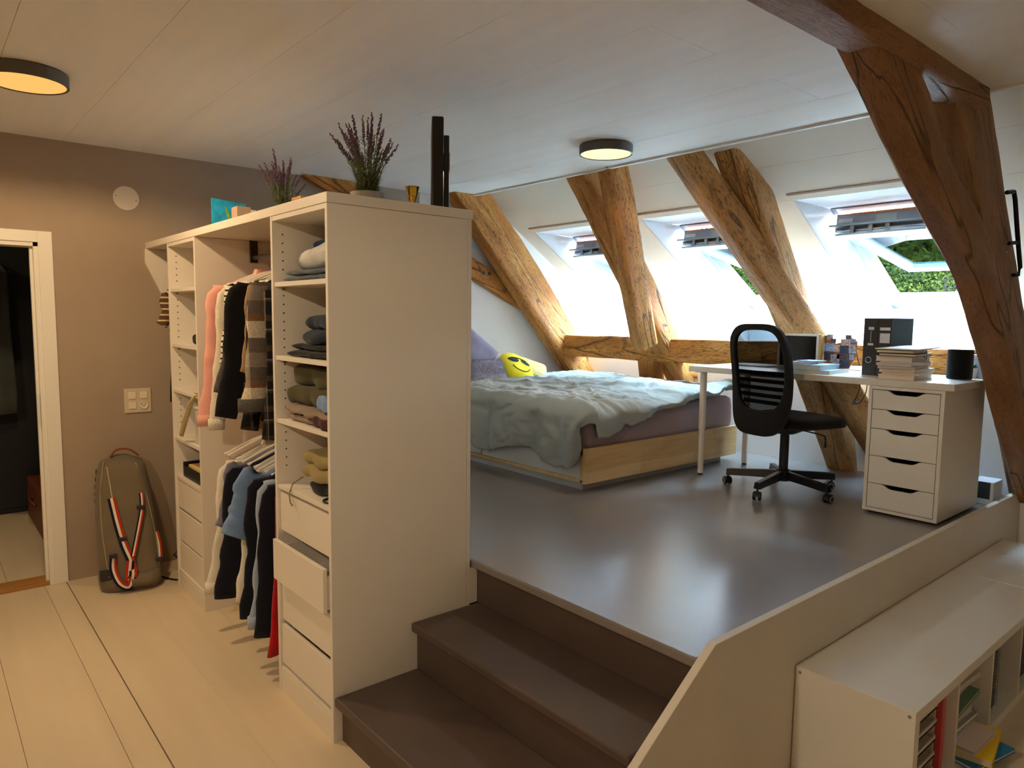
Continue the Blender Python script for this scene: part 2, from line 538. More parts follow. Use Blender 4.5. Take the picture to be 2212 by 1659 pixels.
# --- door wall (taupe up to the timber, white beyond), door opening
DX0, DX1, DZ = -0.30, 0.558, 1.946
w = MB()
w.box(X0, DX0, YW, YW + 0.14, -0.05, 2.9)
w.box(DX0, DX1, YW, YW + 0.14, DZ, 2.9)
w.box(DX1, 3.05, YW, YW + 0.14, -0.05, 2.9)
struct('wall_back', w, TAUPE, 'taupe painted wall behind the wardrobe with the doorway')
struct('wall_gable', MB().box(3.05, X1 + 0.1, YW, YW + 0.14, -0.05, 2.9), WHITE, 'white end wall behind the bed head')
struct('wall_left', MB().box(X0 - 0.12, X0, Y0, YW + 0.14, -0.05, 2.7), TAUPE, 'taupe side wall out of sight beyond the door')
struct('wall_front', MB().box(X0 - 0.12, X1 + 0.1, Y0 - 0.12, Y0, -0.05, 2.9), WHITE, 'white wall behind the viewpoint')
struct('wall_knee', MB().box(4.84, 4.92, Y0, YW, -0.05, 1.32), WHITE, 'white low knee wall under the skylights')
struct('trim_ledge', MB().box(4.84, X1, Y0, YW, 1.32, 1.36), WHITE, 'white ledge on top of the knee wall')
struct('wall_eaves', MB().box(X1 - 0.05, X1 + 0.05, Y0, YW, 1.30, 1.66), WHITE, 'white strip of wall at the eaves below the skylights')

# --- flat ceiling in panels with open joints
ceil = struct('ceiling', MB().box(X0, 3.418, Y0, YW, ZC + 0.012, ZC + 0.04), M('ceiling_joint_grey', (150, 150, 148), 0.9), 'white flat panelled ceiling')  # grey backing seen through the panel joints
cj = [-1.7, -1.26, -0.86, -0.47, -0.08, 0.31, 0.70, 1.09, 1.485, 1.885, 2.262, 2.650, 3.04, 3.42]
for i in range(len(cj) - 1):
    a, b = cj[i] + 0.0008, cj[i + 1] - 0.0008
    br = [Y0, 1.548, YW] if i % 2 else [Y0, -0.4, 3.6, YW] if i % 4 == 0 else [Y0, 0.9, YW]
    for k in range(len(br) - 1):
        build('ceiling_panel', MB().box(a, b, br[k] + 0.0005, br[k + 1] - 0.0005, ZC, ZC + 0.012), CEIL, ceil)
struct('trim_ceiling_edge', MB().box(3.40, 3.425, Y0, YW, ZC - 0.012, ZC + 0.30), M('white_edge_trim', (228, 228, 224), 0.5), 'thin white trim along the ceiling edge')

# --- sloped roof lining with the openings for the skylights
MS = 0.63
def sz(x):
    return 2.51 - MS * (x - 3.73)
def slope_panel(mb, xa, xb, ya, yb, t=0.03):
    mb.prism([(xa, sz(xa)), (xb, sz(xb)), (xb, sz(xb) + t), (xa, sz(xa) + t)], 'y', ya, yb)
XT, XB = 4.09, 5.56
slope = MB()
slope_panel(slope, 3.36, 3.829, Y0, YW)
slope_o = struct('wall_roof_slope', slope, SLOPE, 'cream sloping roof lining around the skylights')
p = MB(); slope_panel(p, 3.8305, XT, Y0, YW); build('roof_panel', p, SLOPE, slope_o)
strips = [(4.5455, YW), (3.3925, 3.8575), (2.2225, 2.7075), (Y0, 1.5375)]
for (ya, yb) in strips:
    for (xa, xb) in ((XT + 0.0012, 4.62), (4.6212, XB)):
        p = MB(); slope_panel(p, xa, xb, ya, yb); build('roof_panel', p, SLOPE, slope_o)
struct('wall_roof_shell', MB().prism([(3.3, 2.80), (4.50, 2.32), (4.50, 2.38), (3.3, 2.90)], 'y', Y0, YW + 0.1), WHITE, 'outer roof skin above the lining')

# --- skylights: deep reveal, frame, tilted sash
REV = M('white_reveal_lining', (196, 200, 205), 0.6)
DW = Vector((0.867, 0, -0.499)); NW = Vector((0.499, 0, 0.867))
FRAMEW = M('white_window_lacquer', (140, 147, 154), 0.45)
PINE = M('orange_pine_edge', (206, 120, 62), 0.5, var=0.1)
def skylight(idx, ya, yb, where):
    ym = (ya + yb) / 2
    root = tag(thing('window_%d' % idx, where, 'window', (5.07, ym, 1.36)), kind='structure')
    side = [(XT, sz(XT)), (4.54, 2.28), (5.62, 1.66), (5.62, 1.36), (XB, 1.36)]
    side2 = side
    build('reveal_side', MB().prism(side2, 'y', yb, yb + 0.012), REV, root)
    build('reveal_side', MB().prism(side2, 'y', ya - 0.012, ya), REV, root)
    build('reveal_top', MB().box(XT, 4.56, ya - 0.012, yb + 0.012, sz(XT), sz(XT) + 0.02), REV, root)
    build('reveal_bottom', MB().box(5.60, 5.62, ya, yb, 1.36, 1.68), REV, root)
    build('skirting_panel', MB().box(5.572, 5.60, ya + 0.012, yb - 0.002, 1.36, 1.583), M('pale_grey_panel', (206, 214, 218), 0.5), root)
    build('groove_strip', MB().prism([(4.035, sz(4.035) - 0.004), (4.048, sz(4.048) - 0.004), (4.048, sz(4.048) + 0.002), (4.035, sz(4.035) + 0.002)], 'y', ya - 0.03, yb + 0.03), M('groove_brown', (150, 132, 112), 0.8), root)
    # fixed frame
    c = Vector((5.075, ym, 1.975))
    L = 1.235
    fr = MB()
    fr.obox(c - DW * (L / 2 - 0.03) + NW * 0.04, DW, (0, 1, 0), NW, 0.03, (yb - ya) / 2, 0.05)
    fr.obox(c + DW * (L / 2 - 0.035) + NW * 0.04, DW, (0, 1, 0), NW, 0.035, (yb - ya) / 2, 0.05)
    for s in (-1, 1):
        fr.obox(c + Vector((0, s * ((yb - ya) / 2 - 0.02), 0)) + NW * 0.04, DW, (0, 1, 0), NW, L / 2, 0.02, 0.05)
    build('window_frame', fr, FRAMEW, root, bevel=0.003)
    # outer flashing seals the gap to the roof skin
    fl = MB()
    fl.obox(c - DW * (L / 2 + 0.10) + NW * 0.05, DW, (0, 1, 0), NW, 0.11, (yb - ya) / 2 + 0.12, 0.012)
    build('flashing', fl, M('grey_flashing', (70, 72, 76), 0.5, metal=0.4), root)
    # centre-pivot sash, tipped open
    a = math.radians(9.0)
    SD = Vector((math.cos(a), 0, -math.sin(a))); SN = Vector((math.sin(a), 0, math.cos(a)))
    sc_ = Vector((5.125, ym, 2.055))
    hl, hw = 0.61, (yb - ya) / 2 - 0.045
    sash = MB()
    for s in (-1, 1):
        sash.obox(sc_ + Vector((0, s * (hw - 0.03), 0)), SD, (0, 1, 0), SN, hl, 0.03, 0.025)
    sash.obox(sc_ + SD * (hl - 0.035), SD, (0, 1, 0), SN, 0.035, hw - 0.06, 0.025)
    sash.obox(sc_ - SD * (hl - 0.04), SD, (0, 1, 0), SN, 0.04, hw - 0.06, 0.025)
    so = build('sash', sash, FRAMEW, root, bevel=0.003)
    build('gasket', MB().obox(sc_ + SD * (hl - 0.075) + SN * 0.0, SD, (0, 1, 0), SN, 0.006, hw - 0.06, 0.012), M('blue_grey_gasket', (70, 110, 124), 0.6), so)
    build('glass_pane', MB().obox(sc_, SD, (0, 1, 0), SN, hl - 0.07, hw - 0.06, 0.004), GLASS, so)
    top = sc_ - SD * hl
    build('label_board', MB().obox(top + SN * 0.045 + SD * 0.02, SD, (0, 1, 0), SN, 0.012, hw, 0.035), FRAMEW, so, bevel=0.002)
    build('pine_strip', MB().obox(top + SN * 0.084 + SD * 0.02, SD, (0, 1, 0), SN, 0.014, hw, 0.005), PINE, so)
    build('rating_plate', MB().obox(top + SN * 0.045 + SD * 0.0065 + Vector((0, hw - 0.06, 0)), SD, (0, 1, 0), SN, 0.0015, 0.045, 0.013), M('printed_plate', (196, 196, 196), 0.6), so)
    build('latch_plate', MB().obox(top + SN * 0.045 + SD * 0.0065 + Vector((0, -0.02, 0)), SD, (0, 1, 0), SN, 0.002, 0.06, 0.022), M('zinc_latch', (156, 168, 166), 0.35, metal=0.7), so)
    bar = MB()
    bar.obox(top - SD * 0.02 + SN * 0.002, SD, (0, 1, 0), SN, 0.035, hw + 0.015, 0.006)
    build('vent_rail', bar, GREYM, so)
    build('handle_bar', MB().tube([top - SD * 0.03 - SN * 0.03 + Vector((0, -hw, 0)), top - SD * 0.03 - SN * 0.03 + Vector((0, hw - 0.03, 0))], 0.008, 8), CHROME, so, smooth=True)
    fp = MB().obox(top + SD * 0.02 - SN * 0.052, SD, (0, 1, 0), SN, 0.055, hw - 0.02, 0.007)
    build('vent_flap', fp, M('pale_aluminium', (190, 205, 208), 0.3, metal=0.5), so, bevel=0.004)
    br_ = MB()
    for q in (-0.05, 0.05, 0.16):
        br_.obox(top - SD * 0.028 - SN * 0.024 + Vector((0, q, 0)), SD, (0, 1, 0), SN, 0.012, 0.012, 0.022)
    build('handle_bracket', br_, GREYM, so)
    return root
skylight(1, *WIN_Y[0], 'open skylight over the bed, beside the gable wall')
skylight(2, *WIN_Y[1], 'open skylight between the two pairs of crossed timbers')
skylight(3, *WIN_Y[2], 'open skylight above the desk showing green trees')

# --- door frame, threshold and the dark room behind
d1 = tag(thing('door_1', 'white door frame of the dark doorway in the taupe wall', 'door frame', (0.13, YW, 0)), kind='structure')
build('casing', MB().box(DX1, DX1 + 0.068, YW - 0.014, YW, 0, DZ + 0.062), TRIMW, d1, bevel=0.002)
build('casing', MB().box(DX0 - 0.068, DX0, YW - 0.014, YW, 0, DZ + 0.062), TRIMW, d1, bevel=0.002)
build('casing', MB().box(DX0, DX1, YW - 0.014, YW, DZ, DZ + 0.062), TRIMW, d1, bevel=0.002)
j = MB()
j.box(DX1 - 0.022, DX1, YW - 0.005, YW + 0.145, 0, DZ)
j.box(DX0, DX0 + 0.022, YW - 0.005, YW + 0.145, 0, DZ)
j.box(DX0, DX1, YW - 0.005, YW + 0.145, DZ - 0.022, DZ)
build('jamb', j, TRIMW, d1)
build('door_stop', MB().box(DX1 - 0.036, DX1 - 0.022, YW + 0.03, YW + 0.06, 0, DZ - 0.02), TRIMW, d1)
build('strike_plate', MB().box(DX1 - 0.0235, DX1 - 0.0215, YW + 0.005, YW + 0.028, 0.92, 1.10), CHROME, d1)
build('threshold', MB().box(DX0, DX1 - 0.022, YW - 0.004, YW + 0.145, 0.0, 0.018), OAK, d1, bevel=0.003)
DARKW = M('dark_hall_paint', (62, 60, 58), 0.9)  # one dark colour for the hall walls
fl2 = struct('floor_hall', MB().box(-1.6, 1.6, YW + 0.14, 7.0, -0.06, -0.006), GAPM, 'cream board floor of the hall beyond the door')
for i in range(8):
    build('floor_plank', MB().box(-1.2 + i * 0.31 + 0.001, -1.2 + (i + 1) * 0.31 - 0.001, YW + 0.145, 7.0, -0.006, 0.004), FLOORW, fl2)
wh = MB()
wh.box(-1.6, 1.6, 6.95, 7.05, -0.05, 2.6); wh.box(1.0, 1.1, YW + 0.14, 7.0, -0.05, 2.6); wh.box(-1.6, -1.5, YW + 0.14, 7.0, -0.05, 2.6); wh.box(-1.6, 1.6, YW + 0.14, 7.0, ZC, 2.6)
struct('wall_hall', wh, DARKW, 'dark walls of the hall beyond the door')

# ================================================================== ROOF TIMBERS
def timber(name, label, path, wy, th, mat, hint=(0, 1, 0), seed=0.0, rough=0.008, n=44, wane=0.016):
    """hewn beam swept along a polyline of 3-D points; wy = size along the hint, th = size across it"""
    P = [Vector(q) for q in path]
    xax = (P[-1] - P[0]).normalized()
    h = Vector(hint)
    yax = (h - xax * h.dot(xax)).normalized()
    zax = xax.cross(yax)
    loc = [((q - P[0]).dot(xax), (q - P[0]).dot(yax), (q - P[0]).dot(zax)) for q in P]
    Ltot = loc[-1][0]
    def mid(s):
        for i in range(len(loc) - 1):
            if s <= loc[i + 1][0] or i == len(loc) - 2:
                u = (s - loc[i][0]) / (loc[i + 1][0] - loc[i][0])
                p0 = loc[max(i - 1, 0)]; p1 = loc[i]; p2 = loc[i + 1]; p3 = loc[min(i + 2, len(loc) - 1)]
                def cr(k):
                    m1 = (p2[k] - p0[k]) / max(1e-6, p2[0] - p0[0]) * (p2[0] - p1[0])
                    m2 = (p3[k] - p1[k]) / max(1e-6, p3[0] - p1[0]) * (p2[0] - p1[0])
                    return (2 * u**3 - 3 * u**2 + 1) * p1[k] + (u**3 - 2 * u**2 + u) * m1 + (-2 * u**3 + 3 * u**2) * p2[k] + (u**3 - u**2) * m2
                return cr(1), cr(2)
    K = 7
    rings = []
    for i in range(n + 1):
        s = Ltot * i / n
        cy, cz = mid(s)
        ring = []
        hy, hz = wy / 2, th / 2
        base = []
        for k in range(K): base.append((-hy + 2 * hy * k / K, -hz))
        for k in range(K): base.append((hy, -hz + 2 * hz * k / K))
        for k in range(K): base.append((hy - 2 * hy * k / K, hz))
        for k in range(K): base.append((-hy, hz - 2 * hz * k / K))
        for (y, z) in base:
            # waney corners
            cxn = 1 if y > 0 else -1; czn = 1 if z > 0 else -1
            wv = wane * (0.5 + 0.9 * max(0, noise.noise(Vector((s * 1.1, cxn * 3.1 + seed, czn * 5.7 + seed)))+0.35))
            dy, dz = hy - abs(y), hz - abs(z)
            if dy + dz < wv:
                q = (wv - dy - dz) / 2
                y -= cxn * q; z -= czn * q
            a = noise.noise(Vector((s * 2.3 + seed, y * 6 + seed, z * 6)))
            b_ = noise.noise(Vector((s * 9 + seed, y * 25, z * 25 - seed)))
            d = rough * a * 1.2 + rough * 0.35 * b_
            ly = math.hypot(y, z) or 1
            ring.append((s, cy + y + y / ly * d, cz + z + z / ly * d))
        rings.append(ring)
    mb = MB().rings(rings)
    me_o = build(name, mb, mat, local=True, smooth=True, label=label, cat='timber', kind='structure')
    me_o.data.set_sharp_from_angle(angle=math.radians(32))
    me_o.matrix_world = Matrix(((xax.x, yax.x, zax.x, P[0].x), (xax.y, yax.y, zax.y, P[0].y), (xax.z, yax.z, zax.z, P[0].z), (0, 0, 0, 1)))
    ORIGIN[me_o.name] = P[0]
    return me_o

timber('timber_post', 'thick hewn sloping timber rising from the bed beside the white gable wall', [(3.27, 4.565, 2.615), (3.80, 4.565, 2.03), (4.36, 4.565, 1.412), (4.87, 4.565, 0.85)], 0.15, 0.215, T_GOLD, seed=1.0)
timber('timber_rafter', 'smoother timber lying against the gable wall behind the thick sloping one', [(3.46, 4.655, 2.655), (4.0, 4.655, 2.09), (4.55, 4.655, 1.485), (5.05, 4.655, 0.93)], 0.12, 0.17, T_GOLD2, seed=2.2)
wb_ = timber('timber_brace', 'bolted diagonal timber flush on the gable wall behind the wardrobe', [(2.12, 4.69, 2.575), (3.1, 4.69, 2.145), (4.10, 4.69, 1.705)], 0.07, 0.158, T_GOLD2, seed=3.7)
timber('timber_post', 'dark sloping timber behind the near-vertical strut over the bed', [(3.50, 3.46, 2.62), (4.25, 3.46, 1.705), (4.98, 3.46, 0.80)], 0.17, 0.19, T_GOLD2, seed=4.4)
timber('timber_brace', 'near-vertical strut standing on the horizontal beam above the bed', [(3.44, 3.115, 2.62), (3.90, 3.31, 1.93), (4.285, 3.485, 1.375)], 0.155, 0.165, T_GOLD, seed=5.9, hint=(0.4, 0.9, 0))
timber('timber_stub', 'short timber end below the horizontal beam behind the bed', [(4.50, 3.60, 1.30), (4.68, 3.70, 0.95)], 0.16, 0.14, T_GOLD2, seed=12.0, n=10)
timber('timber_post', 'sloping timber post whose foot stands on the platform behind the office chair', [(3.73, 2.43, 2.64), (4.33, 2.33, 1.63), (4.88, 2.165, 0.56)], 0.18, 0.20, T_PALE, seed=6.1)
timber('timber_brace', 'long cracked diagonal brace crossing in front of the post behind the chair', [(3.47, 2.63, 2.60), (3.93, 2.44, 2.037), (4.345, 2.243, 1.499), (4.87, 1.912, 0.685)], 0.165, 0.16, T_PALE, seed=7.3, hint=(0.5, 0.85, 0))
hb = timber('timber_beam', 'horizontal hewn beam running behind the bed and desk', [(4.51, 4.63, 1.325), (4.57, 3.0, 1.325), (4.63, 1.16, 1.325)], 0.19, 0.20, T_GOLD, hint=(0, 0, 1), seed=8.8, rough=0.011, n=70)
# foreground truss: tie under the ceiling, curved brace, broad post
timber('timber_tie', 'dark tie beam under the ceiling at the top corner', [(-1.65, 1.09, 2.50), (3.40, 1.09, 2.495)], 0.14, 0.11, T_SHADED, seed=9.5, hint=(0, 1, 0))
low = [(2.10, 2.585), (2.266, 2.494), (2.365, 2.450), (2.626, 2.316), (3.038, 2.031), (3.542, 1.762), (3.91, 1.446), (4.527, 0.801), (4.80, 0.56)]
cen = []
for i, q in enumerate(low):
    a_ = low[max(i - 1, 0)]; b_ = low[min(i + 1, len(low) - 1)]
    d_ = Vector((b_[0] - a_[0], b_[1] - a_[1])).normalized()
    cen.append((q[0] - d_.y * 0.095, 1.105, q[1] + d_.x * 0.095))
timber('timber_brace', 'big curved brown timber sweeping down in front of the desk end', cen, 0.125, 0.19, T_SHADED, seed=10.4, n=60, rough=0.010)
timber('timber_post', 'broad shade-toned timber with an iron strap behind the curved one', [(3.36, 1.14, 2.56), (4.2, 1.14, 1.56), (5.02, 1.14, 0.58)], 0.13, 0.34, T_SHADED, seed=11.0)
# iron strap with three prongs on the broad post
st = MB()
st.tube([(3.80, 1.045, 2.15), (3.90, 1.045, 2.166), (3.93, 1.045, 2.13), (4.00, 1.045, 1.99), (4.085, 1.045, 1.83), (4.06, 1.045, 1.795), (3.99, 1.045, 1.79)], 0.010, 6)
st.tube([(4.02, 1.045, 1.945), (3.89, 1.045, 1.93)], 0.009, 6)
build('iron_strap', st, M('black_iron', (26, 24, 24), 0.6, metal=0.5), label='black iron clamp nailed on the broad shade-toned timber', cat='bracket', kind='structure')
# bolts
BOLT = M('grey_bolt', (96, 94, 92), 0.4, metal=0.8)
def bolt(p, n, r=0.012, parent=None):
    p = Vector(p); n = Vector(n).normalized()
    mb = MB()
    mb.tube([p - n * 0.01, p + n * 0.004], r * 1.4, 14, hint=(0.3, 0.2, 1))
    mb.tube([p, p + n * 0.012], r * 0.7, 6, hint=(0.3, 0.2, 1))
    me = build('bolt', mb, BOLT, label='grey steel bolt head in the timber')
    if parent is not None:
        mw = parent.matrix_world.copy()
        me.parent = parent
        me.matrix_parent_inverse = mw.inverted()
        del me['label']
    return me
bpy.context.view_layer.update()
bolt((3.63, 4.652, 1.925), (0, -1, 0), parent=wb_)
bolt((3.69, 4.652, 1.925), (0, -1, 0), parent=wb_)

# ================================================================== CEILING LAMPS
LAMPB = M('grey_lamp_body', (92, 88, 78), 0.5, metal=0.2)
def lamp(x, y, label, glow, rgb, watts, lrgb):
    r = thing('ceiling_lamp', label, 'ceiling lamp', (x, y, ZC - 0.052), group='round ceiling lamps')
    build('lamp_body', MB().lathe([(0.02, 0.052), (0.143, 0.052), (0.147, 0.045), (0.147, 0.002), (0.143, 0.0), (0.138, 0.002), (0.138, 0.012), (0.02, 0.012)], (x, y, ZC - 0.052), 48), LAMPB, r, smooth=False)
    build('diffuser', MB().lathe([(0.001, 0.011), (0.137, 0.011), (0.137, 0.004), (0.120, 0.0015), (0.001, 0.0)], (x, y, ZC - 0.052), 48), emit('lamp_glow_%d' % int(x * 100), rgb, glow), r)
    ld = bpy.data.lights.new('lamp_light', 'SPOT')
    ld.energy = watts
    ld.color = lrgb
    ld.spot_size = math.radians(172)
    ld.spot_blend = 0.25
    ld.shadow_soft_size = 0.06
    lo = bpy.data.objects.new('lamp_light', ld)
    COL.objects.link(lo)
    lo.parent = r
    lo.location = (0, 0, -0.008)
    return r
for a_ in LAMPS:
    lamp(*a_)
lamp(*ADDED_HALL_LAMP)

# ================================================================== WARDROBE
TD = 0.60                                       # depth of a tower
XB_ = XF + TD
HOLEM = M('dark_peg_hole', (40, 34, 28), 0.9)
def tower(name, label, ya, yb, shelves, drawers, pulled=None):
    r = thing(name, label, 'wardrobe unit', ((XF + XB_) / 2, (ya + yb) / 2, 0))
    t = 0.018
    H = 1.948
    build('side_panel', MB().box(XF, XB_, ya, ya + t, 0, H), MELA, r, bevel=0.0012)
    build('side_panel', MB().box(XF, XB_, yb - t, yb, 0, H), MELA, r, bevel=0.0012)
    build('top_panel', MB().box(XF + 0.001, XB_, ya + t, yb - t, H - t, H), MELA, r, bevel=0.001)
    build('back_panel', MB().box(XB_ - 0.006, XB_, ya + t, yb - t, 0.06, H - t), MELA, r)
    build('bottom_panel', MB().box(XF + 0.004, XB_, ya + t, yb - t, 0.085, 0.103), MELA, r)
    build('plinth', MB().box(XF + 0.003, XF + 0.019, ya + t, yb - t, 0.0, 0.085), MELA, r, bevel=0.001)
    for z in shelves:
        build('shelf', MB().box(XF + 0.006, XB_ - 0.006, ya + t, yb - t, z - 0.018, z), MELA, r, bevel=0.001)
    ho = MB()
    z = 0.95
    while z < 1.90:
        for yy, s in ((yb - t, -1),):
            if min(abs(z - q) for q in shelves) > 0.02:
                ho.lathe([(0.0032, 0.0), (0.0032, 0.0012)], (XF + 0.042, yy - 0.001, z), 8, 'y')
                ho.lathe([(0.0032, 0.0), (0.0032, 0.0012)], (XF + 0.50, yy - 0.001, z), 8, 'y')
        z += 0.0345
    build('peg_holes', ho, HOLEM, r, kind='stuff')
    for z in shelves:
        build('shelf_pin', MB().box(XF + 0.036, XF + 0.048, yb - t - 0.008, yb - t, z - 0.030, z - 0.018), CHROME, r)
        build('shelf_pin', MB().box(XF + 0.036, XF + 0.048, ya + t, ya + t + 0.008, z - 0.030, z - 0.018), CHROME, r)
    for k, (z0, z1) in enumerate(drawers):
        px = XF + 0.012 - (pulled[k] if pulled else 0)
        d = build('drawer', MB().box(px, px + 0.016, ya + t + 0.003, yb - t - 0.003, z0, z1), MELA, r, bevel=0.0015)
        b = MB()
        b.box(px + 0.016, px + 0.50, ya + t + 0.006, ya + t + 0.018, z0 + 0.01, z1 - 0.03)
        b.box(px + 0.016, px + 0.50, yb - t - 0.018, yb - t - 0.006, z0 + 0.01, z1 - 0.03)
        b.box(px + 0.016, px + 0.50, ya + t + 0.018, yb - t - 0.018, z0 + 0.01, z0 + 0.018)
        build('drawer_box', b, MELA, d)
    return r
tower('wardrobe_tower', 'open white wardrobe unit beside the stairs with four drawers', 2.288, 2.79, [1.692, 1.402, 1.148, 0.878], [(0.688, 0.846), (0.490, 0.655), (0.310, 0.475), (0.121, 0.290)], [0.0, 0.035, 0.0, 0.004])
tower('wardrobe_tower', 'open white wardrobe unit near the tennis bag with three drawers', 3.772, 4.268, [1.70, 1.396, 1.143, 0.872, 0.652], [(0.468, 0.636), (0.279, 0.452), (0.103, 0.266)], [0, 0.0, 0.0])
build('wardrobe_top_board', MB().box(XF - 0.002, XF + 0.622, 2.285, YW, 1.949, 1.985), MELA, label='long white board lying across both wardrobe units', cat='board', bevel=0.002)
build('wardrobe_back_board', MB().box(XB_ + 0.001, XB_ + 0.019, 2.288, YW, 0.0, 1.948), MELA, label='white rear panel closing the back of the wardrobe', cat='panel')
build('filler_board', MB().box(XB_ + 0.019, 1.764, 2.288, 2.306, 0.37, PZ - 0.036), MELA, label='small white filler board between wardrobe and top step', cat='board')
build('support_bracket', MB().prism([(XF - 0.01, 1.948), (XF + 0.58, 1.948), (XF + 0.58, 1.30), (XF + 0.16, 1.50), (XF - 0.01, 1.862)], 'y', YW - 0.02, YW - 0.001), MELA, label='angled white board under the wardrobe top at the taupe wall', cat='bracket', bevel=0.001)

# clothes rails between the towers
RX, RZ1, RZ2 = 1.40, 1.860, 1.005
for z, nm in ((RZ1, 'upper clothes rail just under the white wardrobe top'), (RZ2, 'lower clothes rail half way up between the wardrobe units')):
    r = thing('clothes_rail', nm, 'rail', (RX, 3.28, z))
    build('rail_tube', MB().tube([(RX, 2.792, z), (RX, 3.77, z)], 0.0125, 14), GREYM, r, smooth=True)
    for yy in (2.80, 3.762):
        build('rail_bracket', MB().box(RX - 0.02, RX + 0.02, yy - 0.006, yy + 0.006, z - 0.025, z + 0.09 if z > 1.5 else z + 0.03), M('dark_rail_bracket', (70, 62, 52), 0.4, metal=0.6), r, bevel=0.002)

HANG = M('white_plastic_hanger', (216, 206, 190), 0.35)
def hanger(y, zr, label, half=0.205, drop=0.075, tilt=0.0, mat=None):
    """hook over the rail, sloping shoulders; returns z of the neck"""
    r = thing('clothes_hanger', label, 'hanger', (RX, y, zr), group='hangers on the clothes rails')
    hk = []
    for k in range(11):
        a = math.radians(-30 + 21 * k)
        hk.append((RX + 0.020 * math.cos(a), y, zr + 0.0135 + 0.020 * math.sin(a) - 0.0135 * 0.2))
    hk = hk[::-1]
    hk = [(RX, y, zr - 0.085), (RX, y, zr - 0.045), (RX + 0.012, y, zr - 0.026)] + [(RX + 0.021 * math.cos(math.radians(a)), y, zr + 0.004 + 0.021 * math.sin(math.radians(a))) for a in range(-50, 200, 25)]
    build('hook', MB().tube(hk, 0.0021, 6), CHROME, r, smooth=True)
    zn = zr - 0.085
    sh = []
    for k in range(17):
        u = -1 + k / 8
        sh.append((RX + u * half, y + tilt * u, zn - drop * abs(u) ** 1.35))
    rad = [0.008 + 0.006 * (1 - abs(-1 + k / 8)) + (0.006 if k in (0, 16) else 0) for k in range(17)]
    build('shoulder_bar', MB().tube(sh, 0.009, 8, ry=rad, hint=(0, 0, 1)), mat or HANG, r, smooth=True)
    build('trouser_bar', MB().tube([(RX - half * 0.8, y + tilt * -0.8, zn - drop * 0.75), (RX - half * 0.72, y, zn - drop - 0.022), (RX + half * 0.72, y, zn - drop - 0.022), (RX + half * 0.8, y, zn - drop * 0.75)], 0.0045, 6), mat or HANG, r, smooth=True)
    return zn

